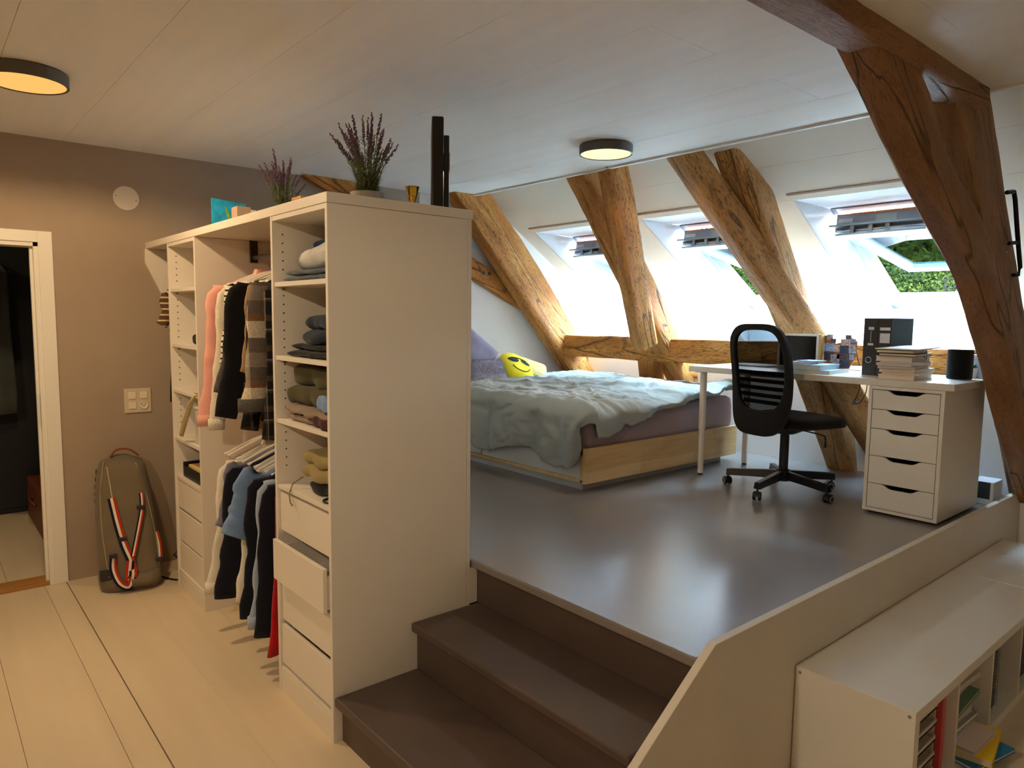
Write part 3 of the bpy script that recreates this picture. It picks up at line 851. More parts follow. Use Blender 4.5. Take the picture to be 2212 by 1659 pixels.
def garment(name, label, cat, y, zn, mat, hw=0.23, length=0.65, ht=0.019, sleeve=0.60, srx=0.055, sry=0.022, lean=0.06, flare=0.0, seed=0, collar=None, smat=None, cuff=None, hem=None, buttons=None, sl_off=-0.006, rip=0.006):
    g = thing(name, label, cat, (RX, y, zn - length), group='clothes on the rails')
    N = 36
    lev = [(0.012, 0.055, 0.020), (0.0, 0.075, 0.024), (-0.018, 0.12, 0.026), (-0.042, hw * 0.80, 0.027), (-0.068, hw * 0.96, 0.028), (-0.10, hw, ht)]
    steps = 12
    for k in range(1, steps + 1):
        t = k / steps
        lev.append((-0.10 - (length - 0.10) * t, hw * (1 - 0.05 * math.sin(t * 3.1)) + flare * t, ht * (1 + 0.35 * t)))
    rings = []
    for i, (dz, w_, h_) in enumerate(lev):
        t = max(0, -dz / length)
        ring = []
        for k in range(N):
            a = 2 * math.pi * k / N
            ca, sa = math.cos(a), math.sin(a)
            x = w_ * (abs(ca) ** 0.7) * (1 if ca > 0 else -1)
            f = 1 + 0.15 * math.sin(5 * x / max(w_, 0.01) * 1.7 + seed * 2.1 + t * 2.2)
            yy = h_ * (abs(sa) ** 0.55) * (1 if sa > 0 else -1) * f
            yy += rip * t * math.sin(x * 38 + seed * 3 + 2 * t) + 0.006 * t * noise.noise(Vector((x * 9, t * 5, seed)))
            zz = zn + dz + (0.012 * noise.noise(Vector((x * 8, seed * 3.3, 0))) * t if i > 6 else 0)
            ring.append((RX + x + 0.012 * t * noise.noise(Vector((seed, t * 4, 1.0))), y + yy, zz))
        rings.append(ring)
    build('torso', MB().rings(rings), mat, g, smooth=True)
    if sleeve > 0:
        for s in (-1, 1):
            pts, ra, rb = [], [], []
            NS = 22
            for k in range(NS + 1):
                t = k / NS
                n1 = noise.noise(Vector((t * 5.0, seed * 1.7, s * 2.0)))
                n2 = noise.noise(Vector((t * 14.0, seed * 2.3, s * 3.0)))
                px = RX + s * (hw - 0.035 + (0.045 if t > 0.05 else 0.02) + lean * t - 0.02 * math.sin(t * 3.0) + 0.008 * n1)
                py = y + sl_off * (1 if s < 0 else -1) + 0.010 * n1
                pts.append((px, py, zn - 0.055 - sleeve * t))
                ra.append((srx * (0.75 + 0.25 * min(1, t * 6))) * (1 - 0.28 * t) * (1 + 0.10 * n1 + 0.07 * n2))
                rb.append(sry * (0.85 + 0.25 * n1 + 0.22 * n2))
            sm_ = MB().tube(pts, rb, 18, ry=ra, hint=(1, 0, 0))
            sm_.v = [(q[0] + 0.005 * noise.noise(Vector((q[0] * 20, q[1] * 40, q[2] * 14 + seed))), q[1] + 0.005 * noise.noise(Vector((q[0] * 26, seed, q[2] * 18))), q[2]) for q in sm_.v]
            build('sleeve', sm_, smat or mat, g, smooth=True)
            if cuff:
                p_ = pts[-1]
                build('cuff', MB().tube([(p_[0], p_[1], p_[2] + 0.035), (p_[0], p_[1], p_[2] - 0.02)], [rb[-1] * 1.04] * 2, 14, ry=[ra[-1] * 1.05] * 2, hint=(1, 0, 0)), cuff, g, smooth=True)
    if collar:
        c = MB()
        for s in (-1, 1):
            c.add([(RX - 0.078, y + s * 0.030, zn - 0.012), (RX + 0.078, y + s * 0.030, zn - 0.012), (RX + 0.065, y + s * 0.018, zn + 0.032), (RX - 0.065, y + s * 0.018, zn + 0.032)], [(0, 1, 2, 3)])
        c.add([(RX - 0.10, y - 0.033, zn - 0.045), (RX - 0.065, y - 0.02, zn + 0.03), (RX - 0.02, y - 0.034, zn - 0.012)], [(0, 1, 2)])
        c.add([(RX - 0.078, y - 0.03, zn - 0.012), (RX - 0.078, y + 0.03, zn - 0.012), (RX - 0.065, y + 0.018, zn + 0.032), (RX - 0.065, y - 0.018, zn + 0.032)], [(0, 1, 2, 3)])
        build('collar', c, collar, g, solid=0.004)
    if hem:
        last = rings[-1]
        hr = [[(RX + (q[0] - RX) * 1.012, y + (q[1] - y) * 1.08, q[2] + d) for q in last] for d in (0.05, -0.004)]
        build('hem_band', MB().rings(hr), hem, g, smooth=True)
    if buttons:
        bm_ = MB()
        bm_.lathe([(0.009, 0), (0.009, -0.004)], (RX - hw * 0.86, y - ht * 1.65, zn - length + 0.06), 12, 'y')
        build('button', bm_, buttons, g)
    return g

F_PINK = fabric('salmon_pink_cloth', (238, 172, 156))
F_CREAM = fabric('cream_knit', (232, 220, 196), bump=0.6, weave=160)
F_STRIPE = stripes_mat('black_white_stripe_cloth', [(228, 218, 200), (228, 218, 200), (30, 28, 28)], 38, 'Z')
F_GREY = fabric('charcoal_marl', (88, 82, 76), var=0.3, vscale=160)
F_BLACK = fabric('black_wool', (20, 19, 20))
F_BEIGE = fabric('camel_cloth', (168, 132, 92))
F_PLAID = plaid_mat('dark_tartan', [(0.0, (34, 34, 34)), (0.42, (72, 66, 58)), (0.5, (150, 138, 118)), (0.54, (36, 36, 36)), (0.8, (88, 74, 56))], [(0.0, (30, 30, 32)), (0.45, (70, 64, 56)), (0.52, (140, 130, 112)), (0.56, (28, 28, 30))], 8, 9)
F_SHERPA = plaid_mat('sherpa_check', [(0.0, (96, 84, 76)), (0.22, (222, 206, 178)), (0.47, (124, 82, 44)), (0.58, (92, 82, 76)), (0.78, (140, 128, 116))], [(0.0, (110, 98, 88)), (0.35, (226, 212, 186)), (0.70, (112, 98, 86))], 3.6, 4.4, fuzz=0.006, fac=0.35)
F_WSHIRT = fabric('white_cotton', (232, 224, 208), bump=0.2)
F_LBLUE = fabric('light_blue_cotton', (120, 148, 190), bump=0.2)
F_PBLUE = fabric('pale_blue_stripe', (164, 178, 200), bump=0.2)
F_NAVY = fabric('navy_cloth', (22, 24, 34))
F_TEAL = fabric('teal_cloth', (18, 92, 100))
F_RED = fabric('crimson_cloth', (176, 18, 28))
F_VIOLET = fabric('violet_grey_cloth', (124, 122, 142))

UP_ = [(3.56, 'pink'), (3.475, 'cream'), (3.40, 'stripe'), (3.325, 'grey'), (3.225, 'black'), (3.145, 'camel'), (3.07, 'tartan'), (2.965, 'sherpa'), (2.885, 'tartan2')]
for y_, k_ in UP_:
    zn_ = hanger(y_, RZ1, {'pink': 'hanger holding the salmon pink jacket', 'cream': 'hanger holding the cream knit jumper', 'stripe': 'hanger holding the striped blouse', 'grey': 'hanger holding the charcoal cardigan', 'black': 'hanger holding the long black cardigan', 'camel': 'hanger holding the camel top', 'tartan': 'hanger holding the dark tartan shirt', 'sherpa': 'hanger holding the fleecy checked jacket', 'tartan2': 'hanger holding the tartan coat hidden by the wardrobe side'}[k_])
    zt = zn_ - 0.018
    if k_ == 'pink': garment('jacket', 'salmon pink jacket hanging furthest along the upper rail', 'jacket', y_, zt, F_PINK, hw=0.245, length=0.66, sleeve=0.66, lean=0.075, seed=1, collar=F_PINK, cuff=F_PINK, srx=0.06)
    if k_ == 'cream': garment('jumper', 'cream ribbed jumper next to the salmon pink jacket', 'jumper', y_, zt, F_CREAM, hw=0.235, length=0.70, sleeve=0.67, lean=0.07, seed=2, cuff=F_CREAM, srx=0.055)
    if k_ == 'stripe': garment('blouse', 'black and white striped blouse beside the cream jumper', 'blouse', y_, zt, F_STRIPE, hw=0.22, length=0.50, sleeve=0.38, lean=0.05, seed=3)
    if k_ == 'grey': garment('cardigan', 'charcoal marled cardigan with pointed front', 'cardigan', y_, zt, F_GREY, hw=0.225, length=0.52, sleeve=0.50, lean=0.09, seed=4, flare=0.04)
    if k_ == 'black': garment('cardigan', 'long plain black cardigan on the upper rail', 'cardigan', y_, zt, F_BLACK, hw=0.25, length=0.62, sleeve=0.60, lean=0.09, seed=5, srx=0.07, sry=0.028, ht=0.026)
    if k_ == 'camel': garment('top', 'camel coloured top showing below the black cardigan', 'top', y_, zt, F_BEIGE, hw=0.22, length=0.70, sleeve=0.40, lean=0.04, seed=6, flare=0.04)
    if k_ == 'tartan': garment('shirt', 'dark tartan shirt between black cardigan and fleecy jacket', 'shirt', y_, zt, F_PLAID, hw=0.24, length=0.66, sleeve=0.64, lean=0.05, seed=7, collar=F_PLAID)
    if k_ == 'sherpa': garment('jacket', 'fleecy brown and cream checked jacket beside the wardrobe side', 'jacket', y_, zt - 0.005, F_SHERPA, hw=0.245, length=0.58, sleeve=0.52, lean=0.055, seed=8, srx=0.085, sry=0.034, ht=0.028, collar=F_SHERPA, hem=F_SHERPA, cuff=F_GREY, buttons=CHROME)
    if k_ == 'tartan2': garment('coat', 'dark tartan coat half hidden behind the wardrobe side', 'coat', y_, zt, F_PLAID, hw=0.235, length=0.80, sleeve=0.66, lean=0.03, seed=9, ht=0.018, sry=0.02)

LO_ = [3.66, 3.625, 3.59]
for i, y_ in enumerate(LO_):
    hanger(y_, RZ2, ['empty white hanger furthest along the lower rail', 'empty white hanger, middle of the three bare ones', 'empty white hanger next to the white shirt'][i], tilt=0.012 * (i - 1))
LOW = [(3.50, F_WSHIRT, 'shirt', 'long white shirt on the lower rail beside the empty hangers', dict(hw=0.235, length=0.66, sleeve=0.62, lean=0.085, seed=11, collar=F_WSHIRT, cuff=F_WSHIRT)),
       (3.425, F_VIOLET, 'shirt', 'grey violet shirt behind the long white shirt', dict(hw=0.235, length=0.60, sleeve=0.30, lean=0.06, seed=12, flare=0.02)),
       (3.345, F_NAVY, 'jacket', 'black jacket with dangling sleeve on the lower rail', dict(hw=0.24, length=0.66, sleeve=0.62, lean=0.075, seed=13, srx=0.08, sry=0.028, collar=F_TEAL)),
       (3.265, F_PBLUE, 'shirt', 'pale blue shirt tail between black jacket and white shirt', dict(hw=0.22, length=0.72, sleeve=0.3, lean=0.03, seed=14)),
       (3.205, F_WSHIRT, 'shirt', 'white shirt tail hanging low on the lower rail', dict(hw=0.235, length=0.74, sleeve=0.60, lean=0.05, seed=15)),
       (3.135, F_LBLUE, 'shirt', 'sky blue short sleeved shirt on the lower rail', dict(hw=0.24, length=0.50, sleeve=0.27, lean=0.10, seed=16, srx=0.10, sry=0.03, collar=F_LBLUE)),
       (3.055, F_NAVY, 'suit jacket', 'black suit jacket between the two blue shirts', dict(hw=0.25, length=0.72, sleeve=0.62, lean=0.055, seed=17, srx=0.075, collar=F_NAVY)),
       (2.985, F_PBLUE, 'shirt', 'pale blue striped shirt with long narrow sleeve', dict(hw=0.245, length=0.66, sleeve=0.62, lean=0.06, seed=18, collar=F_PBLUE, cuff=F_PBLUE)),
       (2.915, F_NAVY, 'coat', 'long black coat nearest the wardrobe side on the lower rail', dict(hw=0.25, length=0.78, sleeve=0.66, lean=0.05, seed=19, srx=0.07, collar=F_PBLUE)),
       (2.845, F_RED, 'dress', 'crimson dress showing beside the wardrobe side panel', dict(hw=0.275, length=0.77, sleeve=0.0, flare=0.05, seed=20, ht=0.022))]
for y_, m_, c_, lb_, kw in LOW:
    zn_ = hanger(y_, RZ2, 'hanger holding the ' + ' '.join(lb_.split()[:4]), tilt=0.004)
    garment(c_.replace(' ', '_'), lb_, c_, y_, zn_ - 0.020, m_, **kw)

# clothes hooked under the top board beside the far tower
build('coat_peg', MB().tube([(1.27, 4.269, 1.715), (1.27, 4.47, 1.715), (1.27, 4.485, 1.74)], 0.008, 8), CHROME, label='steel peg on the far wardrobe side holding clothes', cat='peg', smooth=True)
sv = RX
RX = 1.27
garment('top', 'brown top with cream stripes hanging at the taupe wall', 'top', 4.47, 1.72, stripes_mat('brown_cream_stripe', [(96, 72, 50), (96, 72, 50), (96, 72, 50), (214, 190, 150)], 30, 'Z'), hw=0.115, length=0.26, sleeve=0.17, srx=0.04, lean=0.03, seed=31)
garment('trousers', 'black trousers hanging beside the far wardrobe unit', 'trousers', 4.43, 1.705, F_BLACK, hw=0.115, length=0.66, sleeve=0.0, seed=32, flare=0.02)
garment('shirt', 'green shirt hem showing below the black trousers', 'shirt', 4.40, 1.34, fabric('green_cloth', (20, 122, 56)), hw=0.10, length=0.30, sleeve=0.0, seed=33, flare=0.02)
RX = sv

# ================================================================== FOLDED CLOTHES AND THINGS ON THE WARDROBE SHELVES
def folded(name, label, cat, xf, y0, y1, z, height, depth, mat, layers=3, seed=0, group='folded clothes on the shelves', skew=0.02, tmat=None):
    g = thing(name, label, cat, (xf + depth / 2, (y0 + y1) / 2, z), group=group)
    h = height / layers
    for L in range(layers):
        zc = z + h * (L + 0.5)
        off = skew * noise.noise(Vector((L * 2.7, seed, 0.3)))
        rings = []
        NY = 16
        for i in range(NY + 1):
            u = i / NY
            yy = y0 + (y1 - y0) * u
            edge = min(1, 9 * min(u, 1 - u) + 0.62)
            ring = []
            K = 22
            for k in range(K):
                a = 2 * math.pi * k / K
                ca, sa = math.cos(a), math.sin(a)
                px = (depth / 2) * (abs(ca) ** 0.35) * (1 if ca > 0 else -1)
                pz = (h * 0.54) * (abs(sa) ** 0.6) * (1 if sa > 0 else -1) * edge
                n_ = noise.noise(Vector((px * 7, yy * 9, seed + L * 3.1)))
                n_ += 0.5 * noise.noise(Vector((px * 19, yy * 23, seed + L * 1.7)))
                ring.append((xf + depth / 2 + off + px + 0.020 * n_, yy + 0.010 * noise.noise(Vector((px * 9, zc * 20, seed))), max(z + 0.0015, zc + pz + h * 0.30 * n_)))
            rings.append(ring)
        build('fold', MB().rings(rings), (tmat if (tmat and L == layers - 1) else mat), g, smooth=True)
    return g

J_LIGHT = fabric('light_denim', (196, 196, 192), var=0.14, vscale=14)
J_BLUE = fabric('mid_blue_denim', (52, 82, 118), var=0.3, vscale=16)
J_SLATE = fabric('slate_denim', (84, 96, 106), var=0.2, vscale=14)
J_DARK = fabric('dark_denim', (32, 44, 60), var=0.25, vscale=14)
J_BLACK = fabric('black_denim', (20, 20, 24))
F_OLIVE = fabric('olive_cloth', (74, 68, 38), var=0.2)
F_STONE = fabric('stone_cloth', (146, 128, 110), var=0.15)
F_KHAKI = fabric('khaki_cloth', (156, 140, 90), var=0.12)
F_MAROON = fabric('maroon_cloth', (72, 30, 34))
folded('jeans', 'slate blue folded jeans at the bottom of the top shelf', 'jeans', 1.135, 2.33, 2.725, 1.693, 0.045, 0.34, J_SLATE, 2, 1)
# rolled pale jeans: spiral end facing the stairs side, body towards the far side
roll = thing('jeans', 'rolled pale washed jeans on the top shelf', 'jeans', (1.22, 2.53, 1.735), group='folded clothes on the shelves')
rings = []
for i in range(21):
    u = i / 20
    yy = 2.345 + 0.38 * u
    K = 24
    ring = []
    for k in range(K):
        a = 2 * math.pi * k / K
        rr = 0.052 * (1 - 0.18 * u) * (1 + 0.10 * noise.noise(Vector((math.cos(a) * 2, math.sin(a) * 2, u * 5))))
        ring.append((1.205 + 0.04 * u + 1.35 * rr * math.cos(a), yy, 1.737 + 0.055 - 0.012 * u + rr * math.sin(a)))
    rings.append(ring)
build('roll', MB().rings(rings), J_LIGHT, roll, smooth=True)
sp_ = MB()
pts = []
for k in range(40):
    a = k / 39 * math.pi * 4.6
    r_ = 0.044 - 0.035 * k / 39
    pts.append((1.205 + 1.35 * r_ * math.cos(a), 2.343, 1.792 + r_ * math.sin(a)))
sp_.tube(pts, 0.004, 6)
build('roll_end', sp_, J_DARK, roll, smooth=True)
folded('jeans', 'crumpled blue and white jeans behind the rolled pale pair', 'jeans', 1.29, 2.47, 2.755, 1.742, 0.125, 0.24, J_BLUE, 3, 2, skew=0.06)
folded('jeans', 'black jeans spread under the dark blue pair on the second shelf', 'jeans', 1.13, 2.33, 2.69, 1.403, 0.05, 0.36, J_BLACK, 2, 3, skew=0.06)
folded('jeans', 'dark blue folded jeans piled on the second shelf', 'jeans', 1.16, 2.325, 2.585, 1.455, 0.11, 0.30, J_DARK, 2, 4, skew=0.05)
folded('trousers', 'stone coloured folded trousers on the third shelf', 'trousers', 1.13, 2.33, 2.725, 1.149, 0.06, 0.32, F_STONE, 2, 5, tmat=F_STONE)
folded('jumper', 'maroon folded jumper at the end of the third shelf', 'jumper', 1.12, 2.32, 2.50, 1.1505, 0.045, 0.10, F_MAROON, 1, 15)
folded('jumper', 'thick olive green jumper heaped on the third shelf', 'jumper', 1.14, 2.33, 2.735, 1.212, 0.155, 0.36, F_OLIVE, 2, 6, skew=0.05)
folded('shirt', 'small blue shirt tucked beside the olive jumper', 'shirt', 1.12, 2.325, 2.44, 1.212, 0.055, 0.05, F_LBLUE, 1, 7)
folded('hat_bag', 'khaki canvas hat lying on the lowest open shelf', 'hat', 1.15, 2.335, 2.63, 0.925, 0.115, 0.26, F_KHAKI, 2, 8, skew=0.05)
folded('pouch', 'black pouch under the khaki hat', 'pouch', 1.16, 2.33, 2.58, 0.879, 0.045, 0.26, F_BLACK, 1, 9)
build('cord', MB().tube([(1.16, 2.64, 0.925), (1.12, 2.65, 0.90), (1.098, 2.635, 0.865), (1.094, 2.615, 0.835), (1.096, 2.60, 0.825)], 0.003, 6), fabric('grey_cord', (140, 130, 110)), label='thin grey cord dangling from the khaki hat', cat='cord', smooth=True)
build('cable_loop', MB().tube([(1.16 + 0.038 * math.cos(a_), 2.375 + 0.038 * math.sin(a_), 0.883 + 0.001 * math.sin(a_ * 3)) for a_ in [math.radians(20 + 28 * k) for k in range(11)]], 0.004, 6), BLACK, label='black cable loop on the lowest open shelf', cat='cable', smooth=True)
# far tower
folded('purse', 'brown leather purse on the top shelf of the far unit', 'purse', 1.16, 3.80, 3.95, 1.702, 0.06, 0.16, M('brown_leather', (128, 72, 36), 0.5), 1, 21, group='things in the far unit')
folded('scarf', 'small black scarf on the second shelf of the far unit', 'scarf', 1.14, 3.80, 3.98, 1.398, 0.055, 0.18, F_BLACK, 1, 22, group='things in the far unit')
bag_ = thing('shoulder_bag', 'cream strap bag spilling off the third shelf of the far unit', 'bag', (1.2, 3.87, 1.145))
F_CRM = fabric('cream_leather', (214, 198, 150), bump=0.1)
build('strap', MB().tube([(1.10, 3.80, 1.15), (1.085, 3.86, 1.10), (1.08, 3.95, 1.00), (1.085, 4.02, 0.93), (1.09, 4.05, 0.90), (1.10, 4.02, 0.96), (1.115, 3.95, 1.08), (1.13, 3.92, 1.15), (1.15, 3.90, 1.152)], 0.004, 8, ry=0.013, hint=(0.9, 0.3, 0.2)), F_CRM, bag_, smooth=True)
build('pouch', MB().box(1.16, 1.36, 3.80, 3.93, 1.1445, 1.19), F_CRM, bag_, bevel=0.02, seg=3)
bx_ = thing('storage_box', 'translucent white box on the fourth shelf of the far unit', 'box', (1.25, 3.87, 0.872))
build('box_body', MB().box(1.13, 1.42, 3.80, 3.935, 0.8725, 1.06), M('milky_plastic', (206, 204, 204), 0.3), bx_, bevel=0.006)
build('lid', MB().box(1.125, 1.425, 3.796, 3.94, 1.06, 1.075), M('milky_plastic2', (218, 216, 214), 0.3), bx_, bevel=0.004)
bk_ = thing('file_box', 'black tray of papers above the drawers of the far unit', 'tray', (1.27, 4.0, 0.655))
tb = MB(); tb.box(1.13, 1.50, 3.80, 4.18, 0.656, 0.662); tb.box(1.13, 1.14, 3.80, 4.18, 0.662, 0.715); tb.box(1.13, 1.50, 4.17, 4.18, 0.662, 0.735); tb.box(1.13, 1.50, 3.80, 3.81, 0.662, 0.735)
build('tray', tb, BLACK, bk_)
for k in range(3):
    build('paper', MB().box(1.15, 1.45, 3.83 + 0.01 * k, 4.12 + 0.015 * k, 0.664 + 0.02 * k, 0.682 + 0.02 * k), M('manila_%d' % k, [(222, 190, 120), (232, 220, 190), (226, 198, 128)][k], 0.7), bk_)

# ================================================================== THINGS ON TOP OF THE WARDROBE
TZ = 1.9855
pt = thing('canvas_picture', 'turquoise canvas with a yellow green leaf on the wardrobe top', 'painting', (1.36, 4.02, TZ))
TURQ = M('turquoise_paint', (30, 168, 214), 0.55, var=0.35, vscale=22, bump=0.4, bscale=70)
build('canvas', MB().prism([(1.272, TZ + 0.003), (1.452, TZ + 0.003), (1.452, TZ + 0.186), (1.272, TZ + 0.200)], 'y', 4.005, 4.025), TURQ, pt)
lf = MB()
lf.add([(1.335, 4.004, TZ + 0.165), (1.348, 4.004, TZ + 0.15), (1.372, 4.004, TZ + 0.09), (1.385, 4.004, TZ + 0.01), (1.368, 4.004, TZ + 0.03), (1.350, 4.004, TZ + 0.10)], [(0, 1, 2, 3, 4, 5)])
lf.add([(1.415, 4.004, TZ + 0.175), (1.405, 4.004, TZ + 0.13), (1.388, 4.004, TZ + 0.05), (1.380, 4.004, TZ + 0.01), (1.396, 4.004, TZ + 0.09)], [(0, 1, 2, 3, 4)])
build('painted_leaf', lf, M('leaf_paint', (150, 190, 40), 0.5, var=0.3, vscale=30), pt)
sb_ = thing('gift_box', 'small kraft and white box in front of the turquoise canvas', 'box', (1.32, 3.70, TZ))
build('box_body', MB().box(1.275, 1.345, 3.64, 3.72, TZ, TZ + 0.118), M('kraft_card', (196, 168, 140), 0.7), sb_, bevel=0.002)
build('sleeve', MB().box(1.345, 1.372, 3.638, 3.722, TZ, TZ + 0.105), M('white_card', (232, 232, 228), 0.6), sb_, bevel=0.002)
build('sticker', MB().box(1.295, 1.335, 3.6385, 3.6398, TZ + 0.045, TZ + 0.075), M('mauve_print', (150, 112, 106), 0.6), sb_)

LAV = M('lavender_bud', (112, 82, 112), 0.8, var=0.2, vscale=60)
LAVG = M('sage_leaf', (104, 116, 76), 0.7, var=0.25, vscale=40)
LAVS = M('sage_stem', (96, 106, 66), 0.7)
def spike_mesh(seed):
    rr = random.Random(seed)
    mb = MB()
    for k in range(11):
        z = 0.008 * k
        for q in range(4 if k < 9 else 2):
            a = rr.uniform(0, 6.28)
            r_ = 0.0046 * (1 - 0.05 * k)
            mb.ball((r_ * math.cos(a), r_ * math.sin(a), z + rr.uniform(-0.003, 0.003)), 0.0026, 0.0026, 0.004, 5, 4)
    o = build('flower_spike', mb, LAV, local=True, smooth=True)
    me = o.data
    bpy.data.objects.remove(o)
    return me
SPK = [spike_mesh(s) for s in range(4)]
def lavender(label, x, y, z, h, spread, nst, seed, potr, poth, potmat):
    r = thing('potted_lavender', label, 'plant', (x, y, z))
    rr = random.Random(seed)
    build('pot', MB().lathe([(potr * 0.8, 0), (potr * 0.84, 0.002), (potr, poth), (potr * 0.93, poth), (potr * 0.90, poth - 0.012), (0.003, poth - 0.012)], (x, y, z), 32), potmat, r, smooth=False)
    stems, leaves = MB(), MB()
    for k in range(nst):
        a = rr.uniform(0, 6.28); d = spread * math.sqrt(rr.uniform(0.02, 1.0))
        hh = h * rr.uniform(0.72, 1.0) * (1 - 0.30 * (d / spread) ** 2)
        b0 = Vector((x + 0.35 * potr * math.cos(a), y + 0.35 * potr * math.sin(a), z + poth - 0.012))
        tp = Vector((x + d * math.cos(a), y + d * math.sin(a), z + hh))
        mid_ = (b0 + tp) / 2 + Vector((-0.15 * d * math.cos(a), -0.15 * d * math.sin(a), 0.06 * h))
        pl = [b0 * (1 - t) ** 2 + mid_ * 2 * t * (1 - t) + tp * t * t for t in (0, 0.25, 0.5, 0.75, 1.0)]
        stems.tube(pl, 0.0014, 5)
        for q in range(64):
            t = rr.uniform(0.03, 0.95) ** 1.5 * 0.85
            c = b0 * (1 - t) ** 2 + mid_ * 2 * t * (1 - t) + tp * t * t
            aa = rr.uniform(0, 6.28)
            L_ = rr.uniform(0.018, 0.042) * (1.15 - 0.6 * t)
            dirv = Vector((math.cos(aa), math.sin(aa), rr.uniform(0.2, 1.0))).normalized()
            sd = dirv.cross(Vector((0, 0, 1)))
            sd = sd.normalized() * 0.0026
            leaves.add([c, c + dirv * L_ * 0.5 + sd, c + dirv * L_, c + dirv * L_ * 0.5 - sd], [(0, 1, 2, 3)])
        ax = (pl[-1] - pl[-2]).normalized()
        o = bpy.data.objects.new('flower_spike', SPK[k % 4])
        COL.objects.link(o); o.parent = r
        o.rotation_mode = 'QUATERNION'
        o.rotation_quaternion = Vector((0, 0, 1)).rotation_difference(ax)
        sc = rr.uniform(0.75, 1.15)
        o.scale = (sc, sc, sc)
        o.location = pl[-1] - ax * 0.045 - Vector((x, y, z))
    build('stems', stems, LAVS, r, kind='stuff')
    build('leaves', leaves, LAVG, r, kind='stuff')
    return r
lavender('large lavender plant in a grey pot at the wardrobe corner', 1.388, 2.52, TZ, 0.355, 0.125, 30, 3, 0.066, 0.055, M('grey_ceramic', (150, 146, 140), 0.5))
lavender('smaller lavender plant further back on the wardrobe top', 1.40, 3.38, TZ, 0.335, 0.10, 24, 5, 0.055, 0.05, M('dark_ceramic', (84, 74, 66), 0.6))
cl = thing('desk_calendar', 'small wooden block calendar beside the smaller lavender', 'calendar', (1.45, 3.28, TZ))
WB_ = M('light_wood_block', (206, 160, 96), 0.5, var=0.15, vscale=30)
build('base', MB().box(1.41, 1.49, 3.20, 3.36, TZ, TZ + 0.09), M('amber_wood', (190, 122, 44), 0.5, var=0.15, vscale=30), cl, bevel=0.004)
for k in range(2):
    b = build('date_block', MB().box(1.425, 1.475, 3.225 + 0.055 * k, 3.275 + 0.055 * k, TZ + 0.0905, TZ + 0.137), WB_, cl, bevel=0.004)
    dg = MB()
    yb_ = 3.237 + 0.055 * k
    if k == 0:
        dg.box(1.4242, 1.425, yb_ + 0.010, yb_ + 0.015, TZ + 0.10, TZ + 0.128)
    else:
        dg.box(1.4242, 1.425, yb_ + 0.004, yb_ + 0.009, TZ + 0.10, TZ + 0.128)
        dg.box(1.4242, 1.425, yb_ + 0.004, yb_ + 0.024, TZ + 0.110, TZ + 0.114)
        dg.box(1.4242, 1.425, yb_ + 0.020, yb_ + 0.024, TZ + 0.114, TZ + 0.128)
    build('numeral', dg, M('burnt_mark', (60, 38, 20), 0.8), b)
tr_ = thing('black_tray', 'flat black tray leaning behind the large lavender', 'tray', (1.42, 2.76, TZ))
build('tray', MB().obox((1.42, 2.76, TZ + 0.062), (1, 0, -0.06), (0, 1, 0.25), (0.06, -0.25, 1), 0.075, 0.12, 0.010), BLACK, tr_, bevel=0.006)
build('stand', MB().box(1.38, 1.46, 2.80, 2.86, TZ, TZ + 0.07), BLACK, tr_, bevel=0.003)
GOLD = M('polished_brass', (224, 178, 62), 0.12, metal=1.0)
build('brass_jigger', MB().lathe([(0.015, 0), (0.0165, 0.003), (0.0105, 0.022), (0.0115, 0.028), (0.028, 0.088), (0.0262, 0.088), (0.010, 0.03), (0.002, 0.03)], (1.543, 2.44, TZ), 32), GOLD, label='polished brass cup standing on the wardrobe top', cat='cup', smooth=True)
mo = thing('flat_screen', 'black flat screen seen edge-on at the wardrobe back corner', 'screen', (1.66, 2.45, TZ))
dv = Vector((0.545, 0.838, 0)); nv = Vector((0.838, -0.545, 0))
c0 = Vector((1.637, 2.40, TZ))
cc = c0 + dv * 0.17
build('screen_panel', MB().obox(cc + Vector((0, 0, 0.185)), dv, nv, (0, 0, 1), 0.17, 0.024, 0.185), M('black_gloss', (14, 14, 16), 0.28), mo, bevel=0.006)
build('rear_housing', MB().obox(cc + nv * 0.035 + dv * 0.01 + Vector((0, 0, 0.155)), dv, nv, (0, 0, 1), 0.15, 0.012, 0.15), BLACK, mo, bevel=0.004)
build('orange_label', MB().obox(c0 + nv * 0.048 + dv * 0.045 + Vector((0, 0, 0.20)), dv, nv, (0, 0, 1), 0.02, 0.0012, 0.035), M('orange_sticker', (232, 128, 60), 0.5), mo)
build('foot', MB().obox(cc + Vector((0, 0, 0.003)), dv, nv, (0, 0, 1), 0.10, 0.05, 0.003), BLACK, mo)

# ================================================================== WALL FITTINGS
cv = thing('round_cover', 'round white cover plate high on the taupe wall', 'cover plate', (1.014, YW, 2.24))
build('plate', MB().lathe([(0.001, 0), (0.068, 0), (0.070, -0.003), (0.068, -0.006), (0.001, -0.007)], (1.008, YW, 2.236), 40, 'y'), M('white_cover', (218, 206, 186), 0.5), cv)
for s in (-1, 1):
    build('screw', MB().lathe([(0.001, 0), (0.0035, 0), (0.003, -0.002), (0.001, -0.002)], (1.008 + s * 0.053, YW - 0.0065, 2.236 - s * 0.01), 10, 'y'), M('screw_grey', (120, 110, 96), 0.5), cv)
sw = thing('switch_plate', 'white plate of three switches and a socket beside the tennis bag', 'switch', (1.03, YW, 0.96))
PLW = M('white_switch_plastic', (232, 218, 194), 0.35)
build('plate', MB().box(0.955, 1.103, YW - 0.009, YW, 0.962, 1.110), M('white_switch_frame', (208, 192, 166), 0.45), sw, bevel=0.004)
